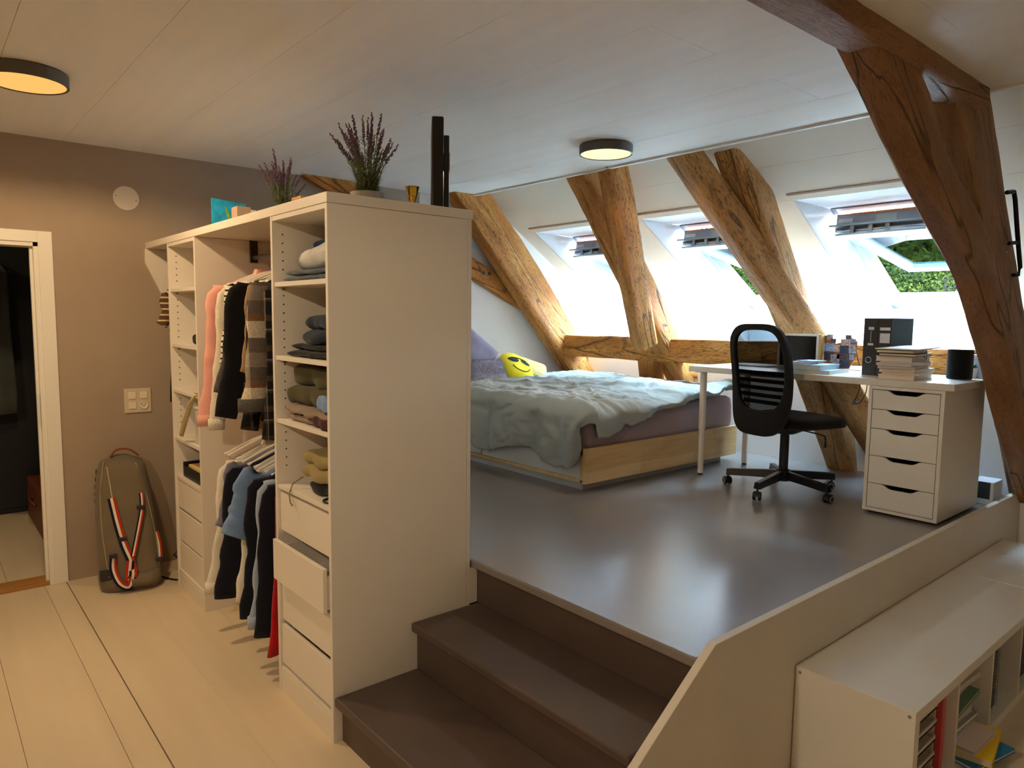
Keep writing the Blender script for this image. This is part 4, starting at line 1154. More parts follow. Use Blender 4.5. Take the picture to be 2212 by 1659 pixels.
for (cx_, cz_) in ((0.998, 1.068), (1.060, 1.068), (0.998, 1.008)):
    build('rocker', MB().box(cx_ - 0.021, cx_ + 0.021, YW - 0.0135, YW - 0.009, cz_ - 0.021, cz_ + 0.021), PLW, sw, bevel=0.002)
so_ = build('socket', MB().lathe([(0.001, -0.002), (0.018, -0.002), (0.021, -0.006), (0.024, -0.006), (0.024, 0.0), (0.001, 0.0)], (1.060, YW - 0.0088, 1.008), 24, 'y'), PLW, sw)
for (dx_, dz_) in ((-0.009, 0.004), (0.009, 0.004), (0, -0.006)):
    build('socket_hole', MB().lathe([(0.001, 0), (0.0034, 0), (0.0034, -0.001), (0.001, -0.001)], (1.060 + dx_, YW - 0.0106, 1.008 + dz_), 10, 'y'), HOLEM, so_)

# ================================================================== TENNIS BAG AGAINST THE WALL
bg = thing('racket_bag', 'tall grey racket bag with red white navy straps leaning on the wall', 'bag', (0.91, 4.48, 0))
BAGM = fabric('grey_nylon', (116, 104, 84), var=0.08, vscale=7, weave=300, rough=0.6)
def bag_sec(t):
    """half width, half depth, centre x, centre y at height t (0..1)"""
    hw_ = 0.165 * (1.0 - 0.10 * t - 0.26 * t ** 4)
    hd = 0.150 * (1.0 - 0.40 * t)
    return hw_, hd, 0.905 - 0.010 * t, 4.455 + 0.125 * t
rings = []
NZ = 20
for i in range(NZ + 1):
    t = i / NZ
    hw_, hd, cx_, cy_ = bag_sec(t)
    rd = 1.0
    if t < 0.06: rd = 0.90 + 0.10 * (t / 0.06)
    if t > 0.93: rd = 1 - 0.75 * ((t - 0.93) / 0.07) ** 2
    ring = []
    for k in range(32):
        a = 2 * math.pi * k / 32
        ca, sa = math.cos(a), math.sin(a)
        ex = 0.55
        x = cx_ + rd * hw_ * (abs(ca) ** ex) * (1 if ca > 0 else -1)
        y = cy_ + rd * hd * (abs(sa) ** ex) * (1 if sa > 0 else -1)
        z = 0.002 + 0.74 * t
        # sag and creases
        y += 0.010 * noise.noise(Vector((x * 6, z * 5, 2.2))) if sa < 0 else 0
        # the bag is turned a little
        dx_, dy_ = x - cx_, y - cy_
        ra = math.radians(-16)
        ring.append((cx_ + dx_ * math.cos(ra) - dy_ * math.sin(ra), min(YW - 0.004, cy_ + dx_ * math.sin(ra) + dy_ * math.cos(ra)), z))
    rings.append(ring)
build('bag_body', MB().rings(rings), BAGM, bg, smooth=True)
def bagpt(u, t, out=0.006):
    """point on the front face; u -1..1 across, t height 0..1"""
    hw_, hd, cx_, cy_ = bag_sec(t)
    ra = math.radians(-16)
    dx_ = u * hw_ * 0.98
    dy_ = -hd * (1 - 0.5 * abs(u) ** 5) - out
    return (cx_ + dx_ * math.cos(ra) - dy_ * math.sin(ra), cy_ + dx_ * math.sin(ra) + dy_ * math.cos(ra), 0.002 + 0.74 * t)
ST_R = fabric('red_webbing', (176, 50, 26), bump=0.2)
ST_W = fabric('white_webbing', (224, 214, 196), bump=0.2)
ST_N = fabric('navy_webbing', (24, 24, 44), bump=0.2)
def strap(pts, width, mats, name='strap', parent=bg, wdir=(1, -0.28, 0)):
    mb = MB()
    P = [Vector(p) for p in pts]
    n = len(P)
    for i in range(n - 1):
        for s in range(len(mats)):
            def pos(j, f):
                t = (P[min(j + 1, n - 1)] - P[max(j - 1, 0)]).normalized()
                nn = Vector((-0.27, -0.96, 0.0))
                sd = t.cross(nn).normalized()
                return P[j] + sd * width * (f - 0.5)
            f0, f1 = s / len(mats), (s + 1) / len(mats)
            mb.add([pos(i, f0), pos(i, f1), pos(i + 1, f1), pos(i + 1, f0)], [(0, 1, 2, 3)], s)
    return build(name, mb, mats, parent, solid=0.004)
def cur(*pts, n=7):
    out = []
    for i in range(len(pts) - 1):
        p0 = Vector(pts[max(i - 1, 0)]); p1 = Vector(pts[i]); p2 = Vector(pts[i + 1]); p3 = Vector(pts[min(i + 2, len(pts) - 1)])
        for k in range(n):
            t = k / n
            out.append(0.5 * ((2 * p1) + (p2 - p0) * t + (2 * p0 - 5 * p1 + 4 * p2 - p3) * t * t + (3 * p1 - p0 - 3 * p2 + p3) * t ** 3))
    out.append(Vector(pts[-1]))
    return out
TRI = [ST_R, ST_W, ST_N]
strap(cur(bagpt(-0.38, 0.70), bagpt(-0.22, 0.52, 0.018), bagpt(-0.05, 0.36, 0.03), bagpt(0.12, 0.24, 0.03), bagpt(0.16, 0.14, 0.03), bagpt(0.02, 0.10, 0.025), bagpt(0.12, 0.24, 0.036)), 0.040, TRI)
strap(cur(bagpt(0.70, 0.72), bagpt(0.66, 0.62, 0.02), bagpt(0.45, 0.46, 0.03), bagpt(0.20, 0.27, 0.034)), 0.024, TRI)
strap(cur(bagpt(-0.42, 0.28), bagpt(-0.45, 0.18, 0.012), bagpt(-0.28, 0.08, 0.02), bagpt(0.00, 0.05, 0.03), bagpt(0.15, 0.12, 0.03)), 0.036, TRI)
strap(cur(bagpt(0.97, 0.40, 0.002), bagpt(1.02, 0.30, 0.01), bagpt(1.0, 0.19, 0.01)), 0.032, TRI)
SEAM = M('pale_piping', (150, 138, 114), 0.6)
build('piping', MB().tube(cur(bagpt(-0.72, 0.97, -0.004), bagpt(-0.78, 0.75, 0), bagpt(-0.74, 0.45, 0), bagpt(-0.60, 0.12, 0)), 0.004, 6), SEAM, bg, smooth=True)
build('piping', MB().tube(cur(bagpt(0.72, 0.95, -0.004), bagpt(0.86, 0.70, 0), bagpt(0.95, 0.40, 0), bagpt(0.96, 0.14, 0)), 0.004, 6), SEAM, bg, smooth=True)
build('zip', MB().tube(cur(bagpt(-0.55, 0.93, 0), bagpt(-0.42, 0.80, 0.001), bagpt(-0.34, 0.68, 0.001)), 0.003, 6), M('zip_pale', (196, 180, 140), 0.5), bg, smooth=True)
build('carry_handle', MB().tube(cur((0.84, 4.56, 0.735), (0.87, 4.545, 0.775), (0.93, 4.535, 0.775), (0.98, 4.525, 0.735)), 0.005, 8, ry=0.009, hint=(0, 1, 0.2)), fabric('rust_webbing', (130, 62, 34)), bg, smooth=True)
build('front_pocket', MB().rings([[(q[0], q[1], q[2]) for q in (bagpt(0.10 + 0.9 * f, tt, oo) for f in [k / 8 for k in range(9)])] for tt, oo in ((0.045, 0.0), (0.05, 0.03), (0.10, 0.034), (0.125, 0.012), (0.13, 0.0))], caps=False, closed=False), BAGM, bg, smooth=True, solid=0.003)
for (u_, t_) in ((-0.07, 0.40), (0.62, 0.62), (-0.42, 0.285), (1.0, 0.20)):
    q = Vector(bagpt(u_, t_, 0.030))
    build('buckle', MB().obox(q, (1, -0.28, 0), (0, 0, 1), (0.28, 1, 0), 0.020, 0.012, 0.006), M('navy_buckle', (28, 26, 44), 0.35), bg, bevel=0.003)
pr = MB()
for k, (hh, ww) in enumerate(((0.030, 0.010), (0.022, 0.014), (0.020, 0.010), (0.016, 0.012), (0.020, 0.010))):
    hw_, hd, cx_, cy_ = bag_sec(0.86 - 0.055 * k)
    pr.obox((cx_ - hw_ * 0.985, cy_ + 0.02, 0.65 - 0.040 * k), (0.27, 0.96, 0), (0, 0, 1), (1, -0.28, 0), ww, hh / 2, 0.004)
build('dark_print', pr, M('black_print', (30, 26, 24), 0.7), bg, kind='stuff')
build('dark_patch', MB().obox(Vector(bagpt(-0.62, 0.14, 0.003)), (1, -0.28, 0), (0, 0, 1), (0.28, 1, 0), 0.042, 0.030, 0.003), M('charcoal_patch', (44, 42, 40), 0.7), bg)

# cable and plug at the far tower
build('mains_cable', MB().tube(cur((1.06, 4.45, 0.006), (1.10, 4.36, 0.006), (1.16, 4.30, 0.006), (1.24, 4.29, 0.006)), 0.005, 6), BLACK, label='black mains cable on the floor behind the tennis bag', cat='cable', smooth=True)
ad = thing('power_adapter', 'black power adapter standing on the floor beside the far unit', 'adapter', (1.17, 4.37, 0))
build('body', MB().box(1.14, 1.20, 4.33, 4.41, 0.0, 0.14), BLACK, ad, bevel=0.008)
build('handle', MB().tube([(1.14, 4.37, 0.12), (1.115, 4.37, 0.15), (1.13, 4.37, 0.165), (1.16, 4.37, 0.15)], 0.007, 8), BLACK, ad, smooth=True)

# ================================================================== BED
bed = thing('bed', 'pale pine platform bed with white drawers below the timbers', 'bed', (3.7, 3.75, PZ))
BX0, BX1, BY0, BY1 = 2.93, 4.48, 2.785, 4.70
def boards(x0, x1, z0, z1, y0, y1):
    """foot panel glued up from finger-jointed staves"""
    rr = random.Random(5)
    rows = 3
    for r_ in range(rows):
        za, zb = z0 + (z1 - z0) * r_ / rows, z0 + (z1 - z0) * (r_ + 1) / rows
        x = x0
        while x < x1 - 0.01:
            L_ = rr.uniform(0.28, 0.62)
            xe = min(x1, x + L_)
            if x1 - xe < 0.12: xe = x1
            k = rr.randrange(4)
            mm = M('pine_stave_%d' % k, [(230, 194, 136), (222, 184, 124), (236, 204, 150), (216, 176, 114)][k], 0.42, var=0.10, vscale=5, bump=0.03, bscale=50, stretch=(0.8, 4, 10))
            build('stave', MB().box(x, xe, y0, y1, za, zb), mm, bed)
            x = xe
boards(BX0 - 0.005, BX1, 0.607, 0.812, BY0 - 0.006, BY0 + 0.020)
build('end_post', MB().box(BX0, BX0 + 0.03, BY0 + 0.020, BY0 + 0.045, 0.607, 0.806), BIRCH, bed)
build('top_rail', MB().box(BX0, BX0 + 0.05, BY0 + 0.020, BY1, 0.768, 0.806), BIRCH, bed, bevel=0.002)
build('bottom_rail', MB().box(BX0, BX0 + 0.05, BY0 + 0.020, BY1, 0.607, 0.628), BIRCH, bed, bevel=0.002)
build('side_rail', MB().box(BX1 - 0.03, BX1, BY0 + 0.02, BY1, 0.607, 0.806), BIRCH, bed)
build('plinth', MB().box(BX0 + 0.04, BX1 - 0.09, BY0 + 0.06, BY1 - 0.02, PZ, 0.607), M('grey_white_plinth', (196, 198, 196), 0.5), bed)
build('slat_base', MB().box(BX0 + 0.05, BX1 - 0.03, BY0 + 0.02, BY1, 0.74, 0.775), M('dark_base', (60, 46, 42), 0.8), bed)
DRW = M('grey_white_drawer', (214, 214, 210), 0.4)
build('drawer', MB().box(BX0 + 0.004, BX0 + 0.022, 2.835, 3.768, 0.630, 0.754), DRW, bed, bevel=0.0015)
build('drawer', MB().box(BX0 + 0.004, BX0 + 0.022, 3.773, 4.68, 0.630, 0.754), DRW, bed, bevel=0.0015)

mt = MB()
def mring(z, inset, rr_=0.06):
    x0, x1, y0, y1 = 2.965 + inset, 4.50 - inset, 2.815 + inset, 4.69 - inset
    ring = []
    for (cx_, cy_, a0) in ((x1 - rr_, y1 - rr_, 0), (x0 + rr_, y1 - rr_, 90), (x0 + rr_, y0 + rr_, 180), (x1 - rr_, y0 + rr_, 270)):
        for k in range(7):
            a = math.radians(a0 + 15 * k)
            ring.append((cx_ + rr_ * math.cos(a), cy_ + rr_ * math.sin(a), z + 0.004 * noise.noise(Vector((cx_ * 3, a, z * 20)))))
    return ring
mt.rings([mring(0.78, 0.03), mring(0.80, 0.008), mring(0.84, 0.0), mring(0.95, 0.0), mring(1.0, 0.006), mring(1.018, 0.03)])
build('mattress', mt, fabric('mauve_fitted_sheet', (172, 154, 160), var=0.05, vscale=3, weave=220, bump=0.12), label='mattress in a mauve fitted sheet on the pine bed', cat='mattress', smooth=True)

DUV = fabric('sage_grey_duvet', (166, 172, 168), var=0.05, vscale=4, weave=260, bump=0.12, rough=0.8)
def crease(p, q, seed):
    """sharp wrinkle field: thin ridges of a warped noise"""
    w_ = noise.noise(Vector((p * 1.3, q * 1.3, seed + 9)))
    n_ = noise.noise(Vector((p + 0.8 * w_, q + 0.6 * w_, seed)))
    return max(0.0, 1 - abs(n_) * 3.2)
def duvet_pt(u, v):
    """u 0..1 from the hanging side edge across the bed, v 0..1 from the foot to the head"""
    SIDE, W_ = 0.37, 1.60
    s = u * (SIDE + W_) - SIDE
    FOOT = 0.16
    f = v * (1.66 + FOOT) - FOOT
    wob = noise.noise(Vector((s * 2.0, f * 2.4, 0.4)))
    w2 = noise.noise(Vector((s * 6.5, f * 7.5, 3.4)))
    cr_ = 0.020 * crease(s * 2.6 + f * 1.6, f * 1.1 - s * 0.7, 2.0) + 0.012 * crease(s * 5.5 - f * 2.0, f * 4.2 + s * 2.0, 5.0) + 0.006 * crease(s * 13, f * 11, 8.0)
    top = 1.055 + 0.028 * wob + 0.012 * w2 + cr_
    top += 0.045 * math.exp(-((s - 1.15) / 0.45) ** 2 - ((f - 0.95) / 0.5) ** 2)
    top += 0.050 * math.exp(-((s - 1.50) / 0.22) ** 2 - ((f - 0.0) / 0.25) ** 2)
    x, y, z = 2.955 + s, 2.845 + f, top
    # roll over the long side
    if s < 0.05:
        k = 0.05 - s
        fl = 0.5 + 0.5 * math.sin(f * 13 + 0.8) + 0.45 * math.sin(f * 27 + 2.0)
        x = 3.005 - 0.135 * math.sin(min(1, k / 0.12) * 1.5708) - 0.040 * fl * min(1, k / 0.30) + 0.9 * cr_ - 0.02 * w2
        z = top - max(0, k - 0.035) * (0.90 + 0.07 * math.sin(f * 9 + 0.5))
    # roll over the foot
    if f < 0.05:
        k = 0.05 - f
        drop = 0.03 + 0.15 * math.exp(-((s - 0.12) / 0.40) ** 2)
        y = 2.895 - 0.125 * math.sin(min(1, k / 0.12) * 1.5708) - 0.012 * math.sin(s * 17)
        if s >= 0.05:
            z -= max(0, k - 0.03) / 0.18 * drop
        else:
            z -= max(0, k - 0.03) / 0.18 * 0.10 * max(0, 1 - (0.05 - s) / 0.25)
            y += 0.05 * min(1, (0.05 - s) / 0.30) * min(1, k / 0.1)
    return (x, y, z)
dm = MB().grid(duvet_pt, 150, 150)
build('duvet', dm, DUV, label='crumpled sage grey duvet spread over the bed', cat='duvet', smooth=True, solid=0.012)

def cushion(name, label, c, ax, ay, hw_, hh_, th_, mat, parent=None, pinch=0.12, seed=0, rough=0.0, **k):
    """pillow: ax across, ay up, bulging along ax x ay"""
    c = Vector(c); ax = Vector(ax).normalized(); ay = Vector(ay); ay = (ay - ax * ay.dot(ax)).normalized(); az = ax.cross(ay)
    mb = MB()
    N = 18
    for sgn in (-1, 1):
        def fn(u, v):
            a, b = 2 * u - 1, 2 * v - 1
            t = max(0, (1 - a ** 4) * (1 - b ** 4)) ** 0.55
            px = a * hw_ * (1 - pinch * (1 - abs(b) ** 2) * abs(a) ** 3 * 0.6)
            py = b * hh_ * (1 - pinch * (1 - abs(a) ** 2) * abs(b) ** 3 * 0.6)
            q = th_ * t * (1 + 0.12 * noise.noise(Vector((a * 2.2, b * 2.2, seed)))) + 0.003
            return c + ax * px + ay * py + az * (sgn * q)
        g_ = MB().grid(fn, N, N)
        fs = g_.f if sgn > 0 else [tuple(reversed(f)) for f in g_.f]
        mb.add(g_.v, fs)
    return build(name, mb, mat, parent, smooth=True, label=label, cat=None if parent else 'cushion', **k)
PV = fabric('lilac_grey_velvet', (128, 124, 146), var=0.12, vscale=10, bump=0.2)
cushion('pillow', 'lilac grey pillow propped upright at the bed head', (3.40, 4.50, 1.24), (0.80, -0.10, -0.60), (0.6, 0.25, 0.8), 0.21, 0.21, 0.08, PV, seed=1)
fz = thing('fluffy_cushion', 'shaggy lilac cushion lying in front of the upright pillow', 'cushion', (3.38, 4.30, 1.09))
cushion('cushion_core', None, (3.38, 4.32, 1.135), (1, 0.1, 0), (0, 0.5, 0.85), 0.22, 0.10, 0.07, fabric('lilac_shag', (160, 156, 172), var=0.2, vscale=40), fz)
hr_ = MB(); rr = random.Random(4)
for k in range(1500):
    a, b = rr.uniform(-1, 1), rr.uniform(-0.6, 1)
    t = max(0, (1 - a ** 4) * (1 - b ** 4)) ** 0.55
    p_ = Vector((3.38, 4.32, 1.135)) + Vector((1, 0.1, 0)).normalized() * a * 0.22 + Vector((0, 0.507, 0.862)) * b * 0.10 + Vector((0, -0.862, 0.507)) * 0.07 * t
    d_ = (Vector((0, -0.7, 0.6)) + Vector((rr.uniform(-0.8, 0.8), rr.uniform(-0.6, 0.6), rr.uniform(-0.5, 0.7)))).normalized() * rr.uniform(0.015, 0.032)
    sd = d_.cross(Vector((0.3, 0.2, 1))).normalized() * 0.0022
    hr_.add([p_ - sd, p_ + sd, p_ + d_], [(0, 1, 2)])
build('shag', hr_, fabric('lilac_shag_tips', (186, 184, 198), var=0.15, vscale=40), fz, kind='stuff')
YEL = fabric('yellow_plush', (238, 220, 40), var=0.06, vscale=8)
em = thing('smiley_cushion', 'round yellow cushion wearing printed sunglasses and a smile', 'cushion', (3.73, 4.36, 1.06))
EC, EX, EY = Vector((3.735, 4.35, 1.15)), Vector((1, -0.10, -0.28)).normalized(), Vector((0.25, 0.85, 0.75))
EY = (EY - EX * EY.dot(EX)).normalized(); EN = EX.cross(EY)
mb = MB()
RADE = 0.165
prof = []
for i in range(15):
    a = -math.pi / 2 + math.pi * i / 14
    prof.append((max(0.003, RADE * math.cos(a) ** 0.8), 0.068 * math.sin(a)))
rings = [[EC + EX * (r_ * math.cos(2 * math.pi * k / 40)) + EY * (r_ * math.sin(2 * math.pi * k / 40)) + EN * h_ for k in range(40)] for r_, h_ in prof]
mb.rings(rings)
build('cushion_body', mb, YEL, em, smooth=True)
def emp(a, b, out=0.003):
    r_ = math.hypot(a, b)
    h_ = 0.068 * math.sqrt(max(0, 1 - (r_ / RADE) ** 2.2)) if r_ < RADE else 0
    return EC + EX * a + EY * b + EN * (h_ + out)
def decal(outline, n=6):
    cx_ = sum(p[0] for p in outline) / len(outline); cy_ = sum(p[1] for p in outline) / len(outline)
    m_ = MB()
    N = len(outline)
    vs = []
    for j in range(n + 1):
        f = j / n
        vs += [emp(cx_ + (p[0] - cx_) * f, cy_ + (p[1] - cy_) * f) for p in outline]
    fs = []
    for j in range(n):
        for k in range(N):
            fs.append((j * N + k, j * N + (k + 1) % N, (j + 1) * N + (k + 1) % N, (j + 1) * N + k))
    m_.add(vs, fs)
    return m_
DK = fabric('black_print_cloth', (24, 24, 26))
for s in (-1, 1):
    ol = []
    for k in range(20):
        a = 2 * math.pi * k / 20
        ca, sa = math.cos(a), math.sin(a)
        px, py = 0.052 * ca, 0.036 * sa
        if sa > 0: py *= 0.55
        ol.append((s * 0.062 + px, 0.028 + py + 0.10 * s * 0 ))
    build('sunglass_lens', decal(ol), DK, em, smooth=True)
build('sunglass_bridge', MB().tube([emp(-0.075, 0.046), emp(-0.02, 0.050), emp(0.02, 0.050), emp(0.075, 0.046)], 0.004, 6), DK, em)
build('printed_smile', MB().tube([emp(0.095 * math.cos(math.radians(a)), -0.005 + 0.085 * math.sin(math.radians(a))) for a in range(205, 336, 10)], 0.0035, 6), DK, em)
cushion('cushion', 'pale yellow cushion half hidden behind the smiley cushion', (3.95, 4.40, 1.12), (1, 0, -0.30), (0, 0.4, 1), 0.17, 0.09, 0.06, fabric('pale_yellow_plush', (222, 198, 130), var=0.1), seed=6)

# ================================================================== DESK
DKW = M('white_desk_laminate', (222, 220, 214), 0.32)
DZT = 1.266
dk = thing('desk', 'long white desk with round legs under the skylights', 'desk', (4.14, 1.96, PZ))
build('desk_top', MB().box(3.822, 4.462, 1.205, 2.735, DZT - 0.035, DZT), DKW, dk, bevel=0.0025)
def leg(x, y):
    l_ = build('leg', MB().lathe([(0.0215, 0.30), (0.0215, DZT - 0.035 - PZ - 0.003)], (x, y, PZ), 20), LEGM, dk, smooth=False)
    build('leg_extension', MB().lathe([(0.0185, 0.012), (0.0185, 0.31)], (x, y, PZ), 20), LEGM, l_)
    build('foot', MB().lathe([(0.016, 0.0), (0.016, 0.012)], (x, y, PZ), 16), BLACK, l_)
    build('mount_plate', MB().lathe([(0.05, DZT - 0.035 - PZ - 0.004), (0.05, DZT - 0.035 - PZ)], (x, y, PZ), 20), LEGM, l_)
leg(3.885, 2.665); leg(4.405, 2.665)

# ================================================================== DRAWER UNIT
al = thing('drawer_unit', 'white five drawer unit carrying the desk end', 'drawer unit', (4.11, 1.42, PZ))
AX0, AX1, AY0, AY1, AZ0, AZ1 = 3.83, 4.405, 1.242, 1.602, PZ + 0.014, DZT - 0.036
build('side_panel', MB().box(AX0 - 0.012, AX1, AY0, AY0 + 0.018, AZ0, AZ1), MELI, al, bevel=0.0012)
build('side_panel', MB().box(AX0 - 0.012, AX1, AY1 - 0.018, AY1, AZ0, AZ1), MELI, al, bevel=0.0012)
build('top_panel', MB().box(AX0 - 0.012, AX1, AY0 + 0.018, AY1 - 0.018, AZ1 - 0.016, AZ1), MELI, al, bevel=0.001)
build('bottom_panel', MB().box(AX0 - 0.012, AX1, AY0 + 0.018, AY1 - 0.018, AZ0, AZ0 + 0.016), MELI, al, bevel=0.001)
build('back_panel', MB().box(AX1 - 0.006, AX1, AY0 + 0.018, AY1 - 0.018, AZ0, AZ1), MELI, al)
build('base_frame', MB().box(AX0 + 0.02, AX1 - 0.02, AY0 + 0.02, AY1 - 0.02, PZ + 0.0005, PZ + 0.014), M('dark_under', (40, 36, 34), 0.8), al)
DARKI = M('drawer_inside', (70, 56, 48), 0.8)
zb = [AZ0 + 0.018, 0.719, 0.865, 1.008, 1.110, AZ1 - 0.018]
for k in range(5):
    z0, z1 = zb[k] + 0.0015, zb[k + 1] - 0.0015
    ya, yb = AY0 + 0.021, AY1 - 0.021
    ym = (ya + yb) / 2
    cut = [(ya, z0), (yb, z0), (yb, z1)]
    hw_, dp = 0.092, 0.021
    for q in range(13):
        t = q / 12
        w_ = hw_ * (1 - 2 * t)
        e = min(1.0, (hw_ - abs(w_)) / 0.045)
        cut.append((ym + w_, z1 - dp * (3 * e * e - 2 * e ** 3)))
    cut.append((ya, z1))
    d_ = build('drawer', MB().prism(cut, 'x', AX0 - 0.010, AX0 + 0.006), MELI, al, bevel=0.0008)
    di = MB()
    di.box(AX0 + 0.006, AX0 + 0.45, ya + 0.01, ya + 0.02, z0 + 0.005, z1 - 0.03)
    di.box(AX0 + 0.006, AX0 + 0.45, yb - 0.02, yb - 0.01, z0 + 0.005, z1 - 0.03)
    di.box(AX0 + 0.006, AX0 + 0.45, ya + 0.02, yb - 0.02, z0 + 0.005, z0 + 0.012)
    di.box(AX0 + 0.03, AX0 + 0.40, ya + 0.03, yb - 0.03, z0 + 0.012, z1 - 0.045)
    build('drawer_box', di, DARKI, d_)

# ================================================================== OFFICE CHAIR (local frame, +x faces the desk)
ch = thing('office_chair', 'black mesh-backed swivel chair at the desk', 'office chair', (3.90, 2.10, PZ), rotz=math.radians(-12))
rotc = math.radians(-12)
def cl_(name, mb, mat, par=ch, **k):
    return build(name, mb, mat, par, local=True, **k)
for k in range(5):
    a = math.radians(40 + 72 * k) - rotc
    d_ = Vector((math.cos(a), math.sin(a), 0)); sd = Vector((-math.sin(a), math.cos(a), 0))
    m_ = MB()
    r0, r1 = 0.028, 0.325
    sec = lambda r_, zt, zb_, w_: [d_ * r_ + sd * -w_ + Vector((0, 0, zb_)), d_ * r_ + sd * w_ + Vector((0, 0, zb_)), d_ * r_ + sd * (w_ * 0.72) + Vector((0, 0, zt)), d_ * r_ - sd * (w_ * 0.72) + Vector((0, 0, zt))]
    m_.rings([sec(r0, 0.125, 0.075, 0.022), sec(0.18, 0.113, 0.070, 0.021), sec(r1, 0.100, 0.062, 0.021)])
    cl_('base_arm', m_, BLACKM, bevel=0.003)
    ca_ = thing('tmp', None, None)
    bpy.data.objects.remove(ca_)
    pc = d_ * 0.315
    aw = a + 0.9 + k * 1.3
    wd = Vector((math.cos(aw), math.sin(aw), 0)); ws = Vector((-math.sin(aw), math.cos(aw), 0))
    hood = MB()
    hood.tube([pc + Vector((0, 0, 0.047)), pc + Vector((0, 0, 0.072))], 0.006, 8)
    ring1 = []
    for s in (-0.016, 0.016):
        ring1.append([pc - wd * 0.012 + ws * s + wd * 0.026 * math.cos(q) + Vector((0, 0, 0.026 + 0.026 * math.sin(q))) for q in [math.radians(-20 + 20 * z) for z in range(11)]])
    hood.rings(ring1, caps=True)
    c_o = cl_('caster', hood, BLACK)
    for s in (-1, 1):
        wm = MB()
        cw = pc - wd * 0.012 + ws * (0.015 * s) + Vector((0, 0, 0.0245))
        rr_ = []
        for (r_, h_) in ((0.004, -0.008), (0.022, -0.008), (0.0242, -0.005), (0.0242, 0.005), (0.022, 0.008), (0.004, 0.008)):
            rr_.append([cw + ws * h_ + wd * (r_ * math.cos(2 * math.pi * q / 18)) + Vector((0, 0, r_ * math.sin(2 * math.pi * q / 18))) for q in range(18)])
        wm.rings(rr_)
        cl_('wheel', wm, BLACK, c_o)
        rw = MB()
        rr_ = [[cw + ws * (h_ * s) + wd * (r_ * math.cos(2 * math.pi * q / 18)) + Vector((0, 0, r_ * math.sin(2 * math.pi * q / 18))) for q in range(18)] for (r_, h_) in ((0.013, 0.0078), (0.019, 0.0078), (0.019, 0.0092), (0.013, 0.0092), (0.013, 0.0078))]
        rw.rings(rr_, caps=False)
        cl_('wheel_ring', rw, M('grey_wheel_ring', (150, 150, 150), 0.4), c_o)
cl_('base_hub', MB().lathe([(0.02, 0.062), (0.038, 0.064), (0.038, 0.128), (0.03, 0.135), (0.02, 0.135)], (0, 0, 0), 24), BLACKM, smooth=False)
cl_('gas_column', MB().lathe([(0.026, 0.13), (0.026, 0.335), (0.015, 0.338), (0.015, 0.375), (0.001, 0.375)], (0, 0, 0), 24), BLACKM, smooth=False)
cl_('tilt_mechanism', MB().box(-0.12, 0.10, -0.075, 0.075, 0.360, 0.395), BLACK, bevel=0.012)
cl_('tilt_housing', MB().rings([[(0.10 * math.cos(2 * math.pi * q / 24) * s, 0.10 * math.sin(2 * math.pi * q / 24) * s, z) for q in range(24)] for (s, z) in ((0.55, 0.345), (0.9, 0.362), (1.0, 0.39))]), BLACK, smooth=True)
cl_('height_lever', MB().tube([(0.03, -0.08, 0.375), (0.035, -0.20, 0.368), (0.035, -0.245, 0.362), (0.035, -0.25, 0.345), (0.035, -0.25, 0.30)], [0.004, 0.004, 0.005, 0.0055, 0.008], 8), BLACK, smooth=True)
# seat
rings = []
def seat_ring(z, s, crown=0.0):
    ring = []
    for k in range(40):
        a = 2 * math.pi * k / 40
        ca, sa = math.cos(a), math.sin(a)
        x = 0.075 + 0.245 * s * (abs(ca) ** 0.55) * (1 if ca > 0 else -1)
        y = 0.245 * s * (abs(sa) ** 0.6) * (1 if sa > 0 else -1)
        ring.append((x, y, z - (0.018 * max(0, (x - 0.18) / 0.14) ** 2)))
    return ring
cl_('seat', MB().rings([seat_ring(0.392, 0.86), seat_ring(0.398, 0.97), seat_ring(0.415, 1.0), seat_ring(0.438, 0.99), seat_ring(0.452, 0.93), seat_ring(0.457, 0.70), seat_ring(0.455, 0.30)]), BLACKF, smooth=True)
# backrest: oval ring frame, mesh, lumbar slats; leaning back
def back_xyz(w_, t):
    """w_ across (m), t height 0..1"""
    z = 0.352 + 0.635 * t
    x = -0.245 + 0.055 * math.sin(math.pi * min(1, t * 1.15)) * 0.6 - 0.03 * t + 0.35 * w_ * w_
    return Vector((x, w_, z))
outl, inl = [], []
NB = 64
for k in range(NB):
    a = 2 * math.pi * k / NB
    ca, sa = math.cos(a), math.sin(a)
    t = 0.5 + 0.5 * (abs(sa) ** 0.62) * (1 if sa > 0 else -1)
    hwid = 0.224 * (1 - 0.10 * (1 - t)) 
    outl.append((hwid * (abs(ca) ** 0.52) * (1 if ca > 0 else -1), t))
    ti = 0.585 + 0.36 * (abs(sa) ** 0.66) * (1 if sa > 0 else -1)
    hwi = 0.183 * (1 - 0.12 * (1 - ti))
    inl.append((hwi * (abs(ca) ** 0.55) * (1 if ca > 0 else -1), ti))
fb = MB()
th_ = 0.014
ro = [[back_xyz(w_, t) + Vector((q, 0, 0)) for (w_, t) in L_] for (L_, q) in ((outl, -th_), (outl, th_), (inl, th_), (inl, -th_), (outl, -th_))]
fb.rings(ro, caps=False)
cl_('back_frame', fb, BLACKF, bevel=0.006, smooth=False)
ms = MB()
nr = 14
vs = []
cw_, ct_ = 0.0, 0.585
for j_ in range(nr + 1):
    f = j_ / nr
    vs += [back_xyz(cw_ + (w_ - cw_) * f, ct_ + (t - ct_) * f) + Vector((-0.006, 0, 0)) for (w_, t) in inl]
fs = [(j_ * NB + k, j_ * NB + (k + 1) % NB, (j_ + 1) * NB + (k + 1) % NB, (j_ + 1) * NB + k) for j_ in range(nr) for k in range(NB)]
